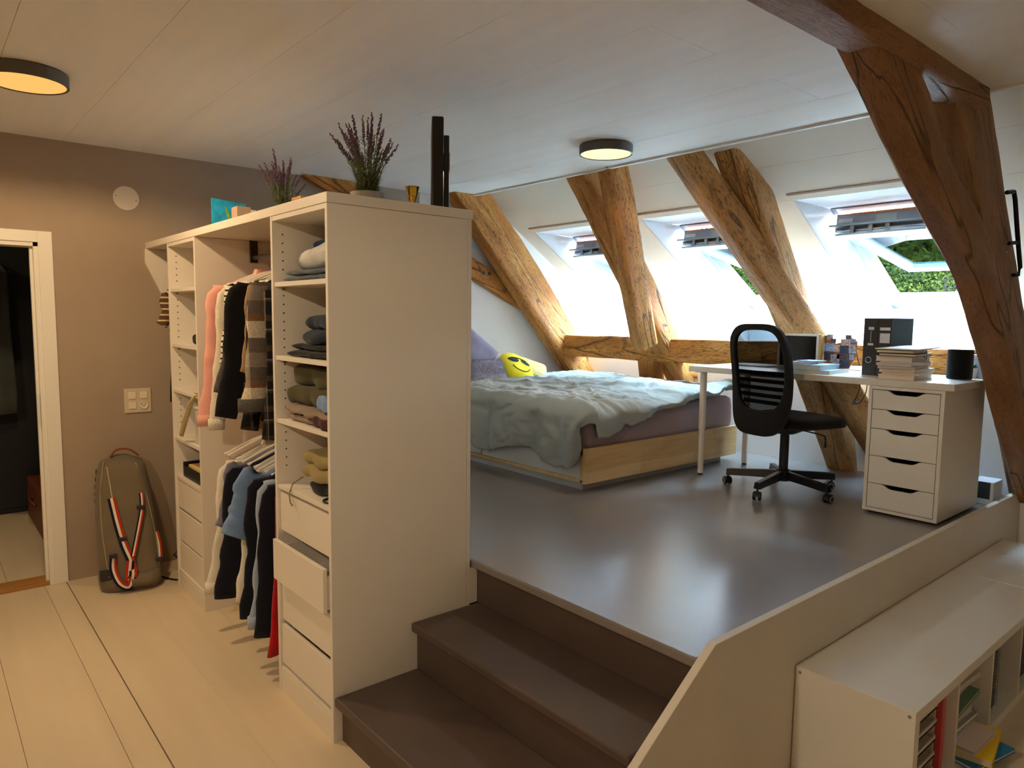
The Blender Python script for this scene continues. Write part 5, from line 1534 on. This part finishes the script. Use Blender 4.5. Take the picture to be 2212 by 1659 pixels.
ms.add(vs, fs)
cl_('back_mesh', ms, mesh_fabric('black_open_mesh', (12, 12, 14), 0.92), smooth=True)
for t in (0.56, 0.49, 0.425, 0.36, 0.30):
    hwi = 0.183 * (1 - 0.12 * (1 - t)) * (0.97 if t > 0.4 else 0.90 if t > 0.33 else 0.76)
    cl_('lumbar_slat', MB().tube([back_xyz(hwi * f, t) + Vector((0.008, 0, 0)) for f in (-1, -0.6, -0.2, 0.2, 0.6, 1)], 0.004, 6, ry=0.0115, hint=(0, 0, 1)), BLACK)
cl_('back_bracket', MB().obox((-0.14, 0, 0.385), (1, 0, 0.1), (0, 1, 0), (-0.1, 0, 1), 0.10, 0.05, 0.012), BLACK, bevel=0.006)

# ================================================================== THINGS ON THE DESK
def binder(label, ya, yb, lab2):
    r = thing('lever_arch_file', label, 'binder', (4.20, (ya + yb) / 2, DZT), group='black binders on the desk')
    x0, x1, z0, z1 = 4.062, 4.345, DZT + 0.0005, DZT + 0.316
    CB = M('black_binder_board', (20, 24, 28), 0.42)
    build('spine', MB().box(x0, x0 + 0.003, ya, yb, z0, z1), CB, r)
    build('cover', MB().box(x0 + 0.003, x1, ya, ya + 0.003, z0, z1), M('teal_black_board', (22, 32, 36), 0.7, spec=0.15), r)
    build('cover', MB().box(x0 + 0.003, x1, yb - 0.003, yb, z0, z1), CB, r)
    build('papers', MB().box(x0 + 0.03, x1 - 0.01, ya + 0.006, yb - 0.012, z0 + 0.006, z1 - 0.012), M('paper_white', (236, 236, 232), 0.7), r)
    ym_ = (ya + yb) / 2
    LBL = M('white_label', (206, 206, 206), 0.6)
    if lab2:
        build('label', MB().box(x0 - 0.0008, x0, ym_ - 0.027, ym_ + 0.027, z1 - 0.066, z1 - 0.050), LBL, r)
        build('label', MB().box(x0 - 0.0008, x0, ym_ - 0.026, ym_ + 0.026, z1 - 0.135, z1 - 0.082), LBL, r)
    else:
        build('label', MB().box(x0 - 0.0008, x0, ym_ - 0.017, ym_ + 0.012, z1 - 0.064, z1 - 0.048), LBL, r)
        build('label', MB().box(x0 - 0.0008, x0, ym_ - 0.017, ym_ + 0.012, z1 - 0.150, z1 - 0.138), LBL, r)
        build('label_line', MB().box(x0 - 0.0006, x0, ym_ - 0.003, ym_ - 0.001, z1 - 0.132, z1 - 0.070), LBL, r)
    ri = MB()
    c = Vector((x0, ym_ + 0.004, z0 + 0.085))
    ri.tube([c + Vector((-0.001, 0.0155 * math.cos(a), 0.0155 * math.sin(a))) for a in [2 * math.pi * k / 20 for k in range(21)]], 0.0022, 6, caps=False)
    build('finger_ring', ri, CHROME, r, smooth=True)
binder('black lever arch file nearest the photo collage', 1.676, 1.750, False)
binder('black lever arch file with two white labels beside the paper stack', 1.600, 1.674, True)

PAP = [M('paper_a', (226, 214, 198), 0.7), M('paper_b', (206, 198, 190), 0.7), M('paper_c', (182, 176, 176), 0.6), M('paper_d', (218, 216, 214), 0.6)]
BKC = M('black_cover', (24, 24, 28), 0.5)
def slab(name, label, cat, x0, x1, y0, y1, z0, z1, cover, pages, group='papers stacked on the desk', rot=0.0, bow=0.0):
    r = thing(name, label, cat, ((x0 + x1) / 2, (y0 + y1) / 2, z0), group=group)
    r.rotation_euler = (0, 0, rot)
    t = min(0.0025, (z1 - z0) * 0.2)
    build('cover', MB().box(x0, x1, y0, y1, z0, z0 + t), cover, r)
    build('pages', MB().box(x0 + 0.003, x1 - 0.003, y0 + 0.003, y1 - 0.003, z0 + t, z1 - t), pages, r)
    build('cover', MB().box(x0, x1, y0, y1, z1 - t, z1), cover, r)
    return r
z = DZT + 0.0005
spec = [('book', 'thick cream book at the bottom of the paper stack', 'book', 0.024, PAP[0], PAP[0], 0.0, 0),
        ('folder', 'lowest cream folder in the paper stack', 'folder', 0.010, PAP[0], PAP[3], 0.05, 0.004),
        ('folder', 'cream folder with bent corner, second in the paper stack', 'folder', 0.020, PAP[0], PAP[0], -0.02, 0.006),
        ('folder', 'grey folder in the middle of the paper stack', 'folder', 0.014, PAP[2], PAP[1], 0.04, 0.0),
        ('folder', 'pale grey folder above the middle of the paper stack', 'folder', 0.014, PAP[1], PAP[3], -0.03, 0.0),
        ('folder', 'slim white plastic sleeve in the upper paper stack', 'folder', 0.007, PAP[3], PAP[3], 0.06, 0.0),
        ('book', 'thick white file below the black notebooks', 'file', 0.027, PAP[3], PAP[0], 0.0, 0.0),
        ('notebook', 'black notebook with elastic below the topmost notebook', 'notebook', 0.015, BKC, PAP[0], 0.02, 0.0),
        ('notebook', 'topmost black notebook of the paper stack', 'notebook', 0.017, BKC, M('paper_cream', (236, 228, 196), 0.7), 0.05, -0.004)]
for (nm, lb, ct, h, cv_, pg_, ro_, of) in spec:
    jx, jy = rnd.uniform(-0.012, 0.012), rnd.uniform(-0.014, 0.010)
    slab(nm, lb, ct, 3.872 + of + jx, 4.112 + of + jx, 1.414 - of + jy, 1.594 - of + jy, z, z + h, cv_, pg_, rot=ro_ * 1.6)
    z += h + 0.0006
build('loose_sheets', MB().grid(lambda u, v: (3.868 + 0.30 * u, 1.395 + 0.21 * v, z + 0.003 + 0.006 * u * math.sin(v * 3.1) + 0.006 * u), 10, 10), M('sheet_white', (236, 238, 240), 0.6), label='loose white sheets on top of the paper stack', cat='paper', smooth=True, solid=0.004)
build('elastic_strap', MB().tube([(4.03, 1.412, z - 0.004), (4.03, 1.410, z - 0.034), (4.02, 1.408, z - 0.048), (4.00, 1.409, z - 0.04), (3.985, 1.410, z - 0.03)], 0.002, 6, ry=0.004, hint=(1, 0, 0)), BLACK, label='black elastic dangling from the notebooks', cat='strap', smooth=True)
sp = thing('loudspeaker', 'black cylindrical loudspeaker at the desk end', 'speaker', (4.235, 1.318, DZT))
build('body', MB().lathe([(0.055, 0.0005), (0.060, 0.006), (0.0605, 0.148), (0.058, 0.155), (0.001, 0.155)], (4.235, 1.318, DZT), 40), fabric('black_speaker_cloth', (14, 14, 16), var=0.1), sp)
build('top_plate', MB().lathe([(0.056, 0.1552), (0.0555, 0.158), (0.001, 0.158)], (4.235, 1.318, DZT), 40), M('grey_plate', (120, 124, 130), 0.35), sp)
gp = thing('small_plant', 'tiny green plant in a white pot behind the loudspeaker', 'plant', (4.36, 1.295, DZT))
build('pot', MB().lathe([(0.018, 0.0005), (0.025, 0.055), (0.022, 0.055), (0.020, 0.045), (0.001, 0.045)], (4.36, 1.295, DZT), 20), M('white_pot', (230, 228, 222), 0.4), gp)
lv = MB(); rr = random.Random(9)
for k in range(60):
    a = rr.uniform(0, 6.28); e = rr.uniform(0.2, 1.3)
    d_ = Vector((math.cos(a) * math.cos(e), math.sin(a) * math.cos(e), math.sin(e))) * rr.uniform(0.02, 0.035)
    c = Vector((4.36, 1.295, DZT + 0.05)); s_ = d_.cross(Vector((0.2, 0.1, 1))).normalized() * 0.005
    lv.add([c, c + d_ * 0.5 + s_, c + d_, c + d_ * 0.5 - s_], [(0, 1, 2, 3)])
build('leaves', lv, M('fresh_green', (70, 130, 50), 0.6, var=0.2), gp, kind='stuff')
for k, (x0, x1, y0, y1, h, lb) in enumerate(((4.36, 4.455, 1.212, 1.262, 0.075, 'low white carton at the far desk end'), (4.40, 4.46, 1.263, 1.40, 0.125, 'taller white carton behind the loudspeaker'))):
    r = thing('carton', lb, 'box', ((x0 + x1) / 2, (y0 + y1) / 2, DZT), group='cartons at the desk end')
    build('carton_body', MB().box(x0, x1, y0, y1, DZT + 0.0005, DZT + h - 0.02), M('carton_blue_white', (214, 220, 234), 0.5), r, bevel=0.002)
    build('lid', MB().box(x0 - 0.002, x1 + 0.001, y0 - 0.002, y1 + 0.002, DZT + h - 0.02, DZT + h), M('carton_lid', (226, 228, 236), 0.5), r, bevel=0.002)
B1 = M('pale_blue_cover', (176, 206, 224), 0.45)
slab('book', 'large pale book lowest in the pile beside the chair back', 'book', 3.866, 4.15, 1.850, 2.07, DZT + 0.0005, DZT + 0.022, B1, M('pages_warm', (214, 206, 192), 0.7), 'books beside the chair', 0.06)
slab('book', 'thick pale blue book second in the pile beside the chair', 'book', 3.876, 4.10, 1.892, 2.09, DZT + 0.0228, DZT + 0.050, B1, M('pages_cool', (206, 214, 218), 0.7), 'books beside the chair', -0.03)
slab('notepad', 'small striped notepad on top of the books', 'notepad', 3.90, 4.02, 1.975, 2.09, DZT + 0.0508, DZT + 0.062, M('notepad_cover', (224, 220, 224), 0.6), PAP[3], 'books beside the chair', 0.1)
slab('notepad', 'thin blue notepad lying over the striped one', 'notepad', 3.92, 4.06, 1.955, 2.06, DZT + 0.0624, DZT + 0.069, M('notepad_blue', (170, 186, 226), 0.6), PAP[3], 'books beside the chair', -0.06)
fr_ = thing('screen_frame', 'black screen in a white frame behind the book pile', 'screen', (4.175, 2.18, DZT))
build('screen', MB().box(4.168, 4.172, 2.070, 2.305, DZT + 0.02, DZT + 0.205), M('screen_black', (8, 8, 10), 0.2), fr_)
fm = MB(); fm.box(4.164, 4.184, 2.055, 2.070, DZT + 0.0005, DZT + 0.218); fm.box(4.164, 4.184, 2.305, 2.320, DZT + 0.0005, DZT + 0.218); fm.box(4.164, 4.184, 2.070, 2.305, DZT + 0.205, DZT + 0.218); fm.box(4.164, 4.184, 2.070, 2.305, DZT + 0.0005, DZT + 0.02)
build('frame', fm, M('white_frame', (232, 228, 218), 0.4), fr_)
build('wooden_edge', MB().box(4.162, 4.20, 2.040, 2.055, DZT + 0.0005, DZT + 0.216), M('birch_edge', (206, 166, 104), 0.5, var=0.1), fr_)
co = thing('photo_collage', 'collage of small photographs standing behind the books', 'photo collage', (4.245, 1.965, DZT))
CX, CS, CY = 4.20, 1.05, 1.942
def cyz(y_, z_):
    return (CY + (y_ - 2.075) * CS, DZT + z_ * CS)
bp_ = [cyz(y_, z_) for (y_, z_) in ((2.165, 0.0005), (2.03, 0.0005), (1.985, 0.09), (1.982, 0.17), (2.02, 0.195), (2.065, 0.165), (2.10, 0.155), (2.135, 0.20), (2.168, 0.20))]
build('backing', MB().prism(bp_, 'x', CX, CX + 0.006), M('brown_card', (164, 104, 52), 0.7), co)
rr = random.Random(12)
tiles = [(2.135, 0.192, 0.034, 0.030), (2.115, 0.172, 0.03, 0.022), (2.138, 0.135, 0.058, 0.046), (2.095, 0.130, 0.045, 0.040), (2.135, 0.085, 0.055, 0.045), (2.10, 0.070, 0.05, 0.05), (2.03, 0.195, 0.03, 0.022), (2.005, 0.175, 0.034, 0.02), (2.045, 0.165, 0.05, 0.035), (2.05, 0.125, 0.05, 0.045), (2.005, 0.130, 0.04, 0.05), (2.055, 0.085, 0.07, 0.030), (2.015, 0.085, 0.04, 0.03), (2.09, 0.030, 0.05, 0.035), (2.045, 0.045, 0.055, 0.04)]
for k, (ty, tz, tw, th2) in enumerate(tiles):
    base = [(176, 168, 172), (96, 84, 84), (150, 168, 196), (206, 176, 160), (70, 74, 92)][k % 5]
    py_, pz_ = cyz(ty, tz)
    tw *= CS; th2 *= CS
    build('photo', MB().box(CX - 0.0025 - 0.0004 * (k % 3), CX - 0.0005, py_ - tw / 2, py_ + tw / 2, pz_ - th2 / 2, pz_ + th2 / 2), M('photo_print_%d' % (k % 5), base, 0.4, var=0.7, vscale=90 + 10 * k), co)
# charger cable, power strip, hanging cables
ps = thing('power_strip', 'white power strip on the desk beside the binders', 'power strip', (4.38, 1.93, DZT))
build('body', MB().box(4.35, 4.41, 1.88, 2.00, DZT + 0.0005, DZT + 0.026), M('white_strip', (230, 226, 216), 0.4), ps, bevel=0.005)
build('cable', MB().tube(cur((4.38, 1.885, DZT + 0.012), (4.38, 1.86, DZT + 0.018), (4.40, 1.83, DZT + 0.07), (4.42, 1.80, DZT + 0.13), (4.44, 1.77, DZT + 0.15)), 0.006, 8), M('white_strip', (230, 226, 216), 0.4), ps, smooth=True)
build('lamp_cable', MB().tube(cur((4.43, 1.955, DZT + 0.15), (4.425, 1.94, DZT + 0.09), (4.41, 1.915, DZT + 0.03), (4.40, 1.90, DZT + 0.006)), 0.0035, 6), BLACK, label='thin black cable in front of the photo collage', cat='cable', smooth=True)
hc = thing('hanging_cable', 'cable with steel plug dangling under the desk', 'cable', (4.30, 1.86, 1.05))
build('wire', MB().tube(cur((4.30, 1.855, DZT - 0.036), (4.30, 1.86, 1.16), (4.30, 1.875, 1.11), (4.30, 1.89, 1.085)), 0.003, 6), M('grey_wire', (70, 64, 56), 0.5), hc, smooth=True)
build('wire', MB().tube(cur((4.30, 1.815, DZT - 0.036), (4.30, 1.82, 1.15), (4.30, 1.845, 1.09), (4.30, 1.875, 1.07), (4.30, 1.89, 1.082)), 0.003, 6), M('grey_wire', (70, 64, 56), 0.5), hc, smooth=True)
build('plug', MB().tube([(4.30, 1.86, 1.094), (4.30, 1.895, 1.068)], 0.008, 8), CHROME, hc, smooth=True)
slab('folder', 'thin pale folder on the desk behind the chair back', 'folder', 4.12, 4.34, 2.36, 2.62, DZT + 0.0005, DZT + 0.008, M('pale_folder', (226, 222, 214), 0.5), PAP[3], 'papers stacked on the desk')
# on the platform behind the drawer unit
ca = thing('product_box', 'small black and white carton on the platform behind the drawer unit', 'box', (4.60, 1.255, PZ))
build('box_body', MB().box(4.52, 4.68, 1.20, 1.31, PZ, PZ + 0.125), M('white_gloss_card', (214, 218, 222), 0.4), ca, bevel=0.002)
build('dark_side', MB().box(4.518, 4.52, 1.215, 1.31, PZ + 0.03, PZ + 0.124), M('dark_print_side', (26, 28, 32), 0.4), ca)
build('paper_roll', MB().lathe([(0.022, 0), (0.026, 0), (0.026, 0.20), (0.022, 0.20), (0.022, 0.0)], (4.80, 1.27, PZ + 0.027), 24, 'x'), M('pale_blue_roll', (186, 198, 216), 0.5), label='pale blue roll lying by the parapet end', cat='roll', smooth=False)

# ================================================================== LOW SHELF UNITS BY THE PARAPET
def low_shelf(label, x0, n, first):
    pitch, t = 0.365, 0.016
    x1 = x0 + n * pitch + 0.038
    r = thing('cube_shelf', label, 'shelf unit', ((x0 + x1) / 2, 0.955, 0), group='low white shelf units')
    ya, yb, H = 0.762, 1.149, 0.372
    build('top_board', MB().box(x0, x1, ya, yb, H - 0.036, H), MELI, r, bevel=0.0015)
    build('bottom_board', MB().box(x0, x1, ya, yb, 0.0, 0.036), MELI, r, bevel=0.0015)
    build('end_panel', MB().box(x0, x0 + 0.038, ya + 0.0005, yb - 0.0005, 0.036, H - 0.036), MELI, r, bevel=0.001)
    build('end_panel', MB().box(x1 - 0.038, x1, ya + 0.0005, yb - 0.0005, 0.036, H - 0.036), MELI, r, bevel=0.001)
    for k in range(1, n):
        xd = x0 + 0.019 + k * pitch
        build('divider', MB().box(xd - t / 2, xd + t / 2, ya + 0.0005, yb - 0.0005, 0.036, H - 0.036), MELI, r)
    build('back_panel', MB().box(x0 + 0.038, x1 - 0.038, yb - 0.006, yb - 0.002, 0.036, H - 0.036), MELI, r)
    if first:
        for (yy, zz) in ((1.133, 0.353), (0.780, 0.353)):
            build('screw', MB().lathe([(0.001, 0), (0.0055, 0), (0.0048, -0.002), (0.001, -0.001)], (x0, yy, zz), 14, 'x'), GREYM, r)
    return r
low_shelf('low white cube shelf alongside the parapet, its end panel showing two screws', 2.285, 4, True)
low_shelf('second low white cube shelf continuing behind the first', 3.79, 2, False)
trr = thing('letter_trays', 'stack of white letter trays in the first compartment', 'letter tray', (2.46, 0.9, 0.036))
for k in range(5):
    z0 = 0.040 + 0.058 * k
    m_ = MB(); m_.box(2.335, 2.575, 0.795, 1.10, z0, z0 + 0.006); m_.box(2.335, 2.575, 0.795, 0.80, z0, z0 + 0.018); m_.box(2.335, 2.340, 0.80, 1.10, z0, z0 + 0.052); m_.box(2.570, 2.575, 0.80, 1.10, z0, z0 + 0.052)
    build('tray', m_, M('white_tray', (206, 200, 186), 0.45), trr)
    build('contents', MB().box(2.345, 2.565, 0.83, 1.09, z0 + 0.007, z0 + 0.032), M('dark_contents_%d' % (k % 3), [(22, 26, 34), (54, 46, 34), (40, 44, 46)][k % 3], 0.7), trr)
build('red_folder', MB().box(2.598, 2.624, 0.785, 1.10, 0.037, 0.330), M('red_card', (206, 82, 84), 0.5), label='narrow red folder beside the letter trays', cat='folder', bevel=0.003)
rr = random.Random(21)
z = 0.037
cols = [((0, 122, 178), 'turquoise'), ((242, 206, 30), 'yellow'), ((226, 206, 196), 'blush'), ((196, 190, 204), 'lilac'), ((150, 160, 156), 'grey green'), ((206, 200, 196), 'stone'), ((216, 210, 210), 'pale grey'), ((112, 150, 124), 'sea green'), ((222, 214, 206), 'cream'), ((200, 196, 196), 'ash'), ((238, 118, 104), 'coral'), ((220, 210, 196), 'sand')]
for k, (c, nm) in enumerate(cols):
    h = rr.uniform(0.012, 0.026)
    fwd = 0.02 * rr.uniform(-1, 1) - {0: 0.135, 1: 0.115, 2: 0.09}.get(k, 0)
    if k == 0: rr.random()
    wd_ = rr.uniform(0.22, 0.29)
    slab('booklet', nm + ' booklet in the untidy pile of the second compartment', 'booklet', 2.705 + rr.uniform(0, 0.02), 2.705 + wd_, 0.80 + fwd, 1.06 + fwd, z, z + h, M('booklet_%d' % k, c, 0.55), PAP[k % 4], 'booklets in the second compartment', {0: -0.20, 1: 0.16}.get(k, rr.uniform(-0.06, 0.06)))
    z += h + 0.0006
bb = thing('blue_binder', 'blue binder standing in the third compartment', 'binder', (3.10, 0.93, 0.037))
build('spine', MB().box(3.058, 3.088, 0.785, 1.09, 0.037, 0.333), M('blue_board', (20, 60, 150), 0.45), bb, bevel=0.002)
build('label', MB().box(3.060, 3.086, 0.7835, 0.785, 0.13, 0.20), M('grey_label', (150, 140, 124), 0.6), bb)
build('leaning_folder', MB().obox((3.115, 0.93, 0.16), (1, 0, -0.16), (0, 1, 0), (0.16, 0, 1), 0.003, 0.14, 0.121), M('white_folder', (214, 210, 204), 0.5), label='white folder leaning on the blue binder', cat='folder')
for k in range(2):
    nb = thing('spiral_notebook', ['thick black spiral notebook next to the white folder', 'black spiral notebook with wire edge, further along the compartment'][k], 'notebook', (3.17 + 0.05 * k, 0.93, 0.037), group='spiral notebooks')
    build('cover', MB().box(3.150 + 0.048 * k, 3.190 + 0.048 * k, 0.80, 1.05, 0.0375, 0.300 - 0.012 * k), BKC, nb, bevel=0.002)
    wr2 = MB()
    for q in range(26):
        zc = 0.05 + 0.0092 * q
        wr2.tube([(3.170 + 0.048 * k + 0.012 * math.cos(a), 0.800 + 0.012 * math.sin(a), zc) for a in [2 * math.pi * w_ / 8 for w_ in range(9)]], 0.0012, 4, caps=False)
    build('wire_binding', wr2, GREYM, nb, kind='stuff')
build('dark_box', MB().box(3.45, 3.70, 0.80, 1.08, 0.037, 0.25), M('dark_grey_box', (56, 58, 70), 0.5), label='dark grey box in the fourth compartment', cat='box', bevel=0.004)

# ================================================================== HALL BEYOND THE DOOR
hcab = thing('hall_wardrobe', 'black wardrobe filling the dark hall beyond the door', 'wardrobe', (0.0, 6.75, 0.004))
NB_ = M('blue_black_lacquer', (20, 22, 28), 0.5)
build('body', MB().box(-1.45, 0.98, 6.60, 6.94, 0.004, 2.45), NB_, hcab)
for k in range(4):
    d_ = build('door', MB().box(-1.44 + 0.605 * k, -1.44 + 0.60 * (k + 1), 6.58, 6.60, 0.05, 2.42), NB_, hcab, bevel=0.002)
hcoat = thing('coat', 'grey coat hanging in the dark hall', 'coat', (0.36, 6.3, 0.9))
N = 30
rings = []
for i, (z_, w_, h_) in enumerate(((1.98, 0.05, 0.04), (1.93, 0.14, 0.07), (1.86, 0.20, 0.10), (1.5, 0.20, 0.11), (1.2, 0.21, 0.11), (0.95, 0.22, 0.12), (0.82, 0.22, 0.12))):
    rings.append([(0.36 + w_ * (abs(math.cos(a)) ** 0.7) * (1 if math.cos(a) > 0 else -1), 6.36 + h_ * math.sin(a) + 0.012 * math.sin(6 * a), z_) for a in [2 * math.pi * k / N for k in range(N)]])
build('torso', MB().rings(rings), fabric('grey_green_coat', (88, 92, 86)), hcoat, smooth=True)
build('coat_hook', MB().tube([(0.36, 6.58, 1.99), (0.36, 6.40, 1.995), (0.36, 6.36, 1.97)], 0.008, 8), CHROME, hcoat)
sc2 = thing('leather_case', 'brown leather case on the hall floor beside the door', 'case', (0.80, 6.05, 0.004))
build('case_body', MB().box(0.615, 0.93, 5.55, 6.45, 0.005, 0.32), M('russet_leather', (110, 56, 30), 0.5, var=0.15, vscale=12), sc2, bevel=0.015, seg=3)
build('handle', MB().tube([(0.61, 5.9, 0.20), (0.59, 5.93, 0.22), (0.59, 6.07, 0.22), (0.61, 6.1, 0.20)], 0.008, 8), M('russet_leather', (110, 56, 30), 0.5), sc2, smooth=True)

# ================================================================== OUTSIDE: HILLSIDE, TREES, HOUSES
GRASS = M('meadow_green', (12, 18, 7), 1.0, var=0.3, vscale=0.3, spec=0.0)
def hz(x, y):
    return -6.5 + 14.5 * max(0, min(1, (x - 18) / 50)) ** 1.1 + 0.8 * noise.noise(Vector((x * 0.06, y * 0.06, 0.3)))
hill = struct('ground_hillside', MB().grid(lambda u, v: (9 + 80 * u, -40 + 120 * v, hz(9 + 80 * u, -40 + 120 * v)), 40, 50), GRASS, 'green hillside outside the skylights', smooth=True)
def crown_mesh(seed, col):
    rr = random.Random(seed)
    mb = MB()
    blobs = [(rr.uniform(-1.4, 1.4), rr.uniform(-1.4, 1.4), rr.uniform(2.6, 6.4), rr.uniform(0.9, 1.6)) for _ in range(16)]
    for (bx, by, bz, br) in blobs:
        for k in range(1000):
            a = rr.uniform(0, 6.283); cz = rr.uniform(-1, 1); sz_ = math.sqrt(1 - cz * cz)
            rad = br * rr.uniform(0.65, 1.05)
            c = Vector((bx + rad * sz_ * math.cos(a), by + rad * sz_ * math.sin(a), bz + rad * cz * 0.85))
            d1_ = Vector((rr.uniform(-1, 1), rr.uniform(-1, 1), rr.uniform(-0.7, 0.7))).normalized()
            d2_ = d1_.cross(Vector((rr.uniform(-1, 1), rr.uniform(-1, 1), rr.uniform(-1, 1)))).normalized()
            s_ = rr.uniform(0.035, 0.075)
            mb.add([c - d1_ * s_, c + d2_ * s_ * 0.5, c + d1_ * s_, c - d2_ * s_ * 0.5], [(0, 1, 2, 3)])
    o = build('foliage', mb, col, local=True)
    me = o.data; bpy.data.objects.remove(o)
    return me
def trunk_mesh():
    mb = MB()
    mb.tube([(0, 0, -0.3), (0.05, 0, 1.5), (0, 0.08, 3.2), (0.1, 0, 5.0)], [0.22, 0.17, 0.12, 0.05], 10)
    for k in range(6):
        a = k * 1.05
        mb.tube([(0.03, 0.03, 2.2 + 0.4 * k), (0.7 * math.cos(a), 0.7 * math.sin(a), 3.2 + 0.4 * k), (1.2 * math.cos(a), 1.2 * math.sin(a), 3.6 + 0.42 * k)], [0.07, 0.05, 0.02], 6)
    o = build('trunk', mb, M('bark', (10, 8, 6), 0.9, var=0.2, vscale=6), local=True, smooth=True)
    me = o.data; bpy.data.objects.remove(o)
    return me
GREENS = [M('leaf_green_%d' % k, c, 1.0, var=0.35, vscale=1.5, spec=0.0) for k, c in enumerate(((14, 21, 5), (19, 25, 7), (10, 17, 6)))]
CRN = [crown_mesh(k + 1, GREENS[k]) for k in range(3)]
TRK = trunk_mesh()
rr = random.Random(33)
tl = ['light green broad tree on the hillside outside', 'yellow green tree on the hillside outside', 'dark green tree on the hillside outside']
spots = [(11.6, 4.35, 1.1), (13.0, 5.1, 1.25), (15.5, 6.6, 1.15), (17, 9.0, 1.2), (19, 12.5, 1.3), (16, 15.5, 1.3), (22, 10, 1.1), (26, 9.2, 1.2), (27, 13, 1.3), (33, 12, 1.3), (36, 15.5, 1.4), (42, 14.6, 1.4), (44, 19, 1.5), (30, 20, 1.4), (50, 24, 1.6), (52, 18, 1.5), (24, 24, 1.4), (60, 22, 1.6), (58, 27, 1.6), (40, 30, 1.5), (20, 3.0, 1.2), (30, 4.0, 1.3)]
for i, (x, y, s_) in enumerate(spots):
    k = i % 3
    r = thing('tree', tl[k], 'tree', (x, y, hz(x, y)), group='hillside trees', rotz=rr.uniform(0, 6.28))
    r.scale = (s_, s_, s_)
    for nm, me in (('foliage', CRN[k]), ('trunk', TRK)):
        o = bpy.data.objects.new(nm, me); COL.objects.link(o); o.parent = r
def house(label, x, y, w_, d_, h_, wall, roofc):
    z0 = hz(x, y) - 0.3
    r = thing('house', label, 'house', (x, y, z0))
    build('walls', MB().box(x - d_ / 2, x + d_ / 2, y - w_ / 2, y + w_ / 2, z0, z0 + h_), wall, r)
    build('roof', MB().prism([(x - d_ / 2 - 0.4, z0 + h_), (x + d_ / 2 + 0.4, z0 + h_), (x, z0 + h_ + 1.8)], 'y', y - w_ / 2 - 0.4, y + w_ / 2 + 0.4), roofc, r)
    for k in range(4):
        yy = y - w_ / 2 + (k + 0.5) * w_ / 4
        wn_ = build('house_window', MB().box(x - d_ / 2 - 0.03, x - d_ / 2, yy - 0.5, yy + 0.5, z0 + h_ - 2.0, z0 + h_ - 0.8), M('dark_pane', (10, 12, 14), 0.2), r)
house('white house among the trees outside the desk skylight', 38.5, 12.9, 6, 5, 3.4, M('white_render', (34, 34, 33), 1.0, spec=0.0), M('grey_roof', (18, 17, 17), 1.0, spec=0.0))
house('long white house further up the hillside', 48, 20.8, 10, 5, 3.4, M('white_render', (34, 34, 33), 1.0, spec=0.0), M('grey_roof', (18, 17, 17), 1.0, spec=0.0))
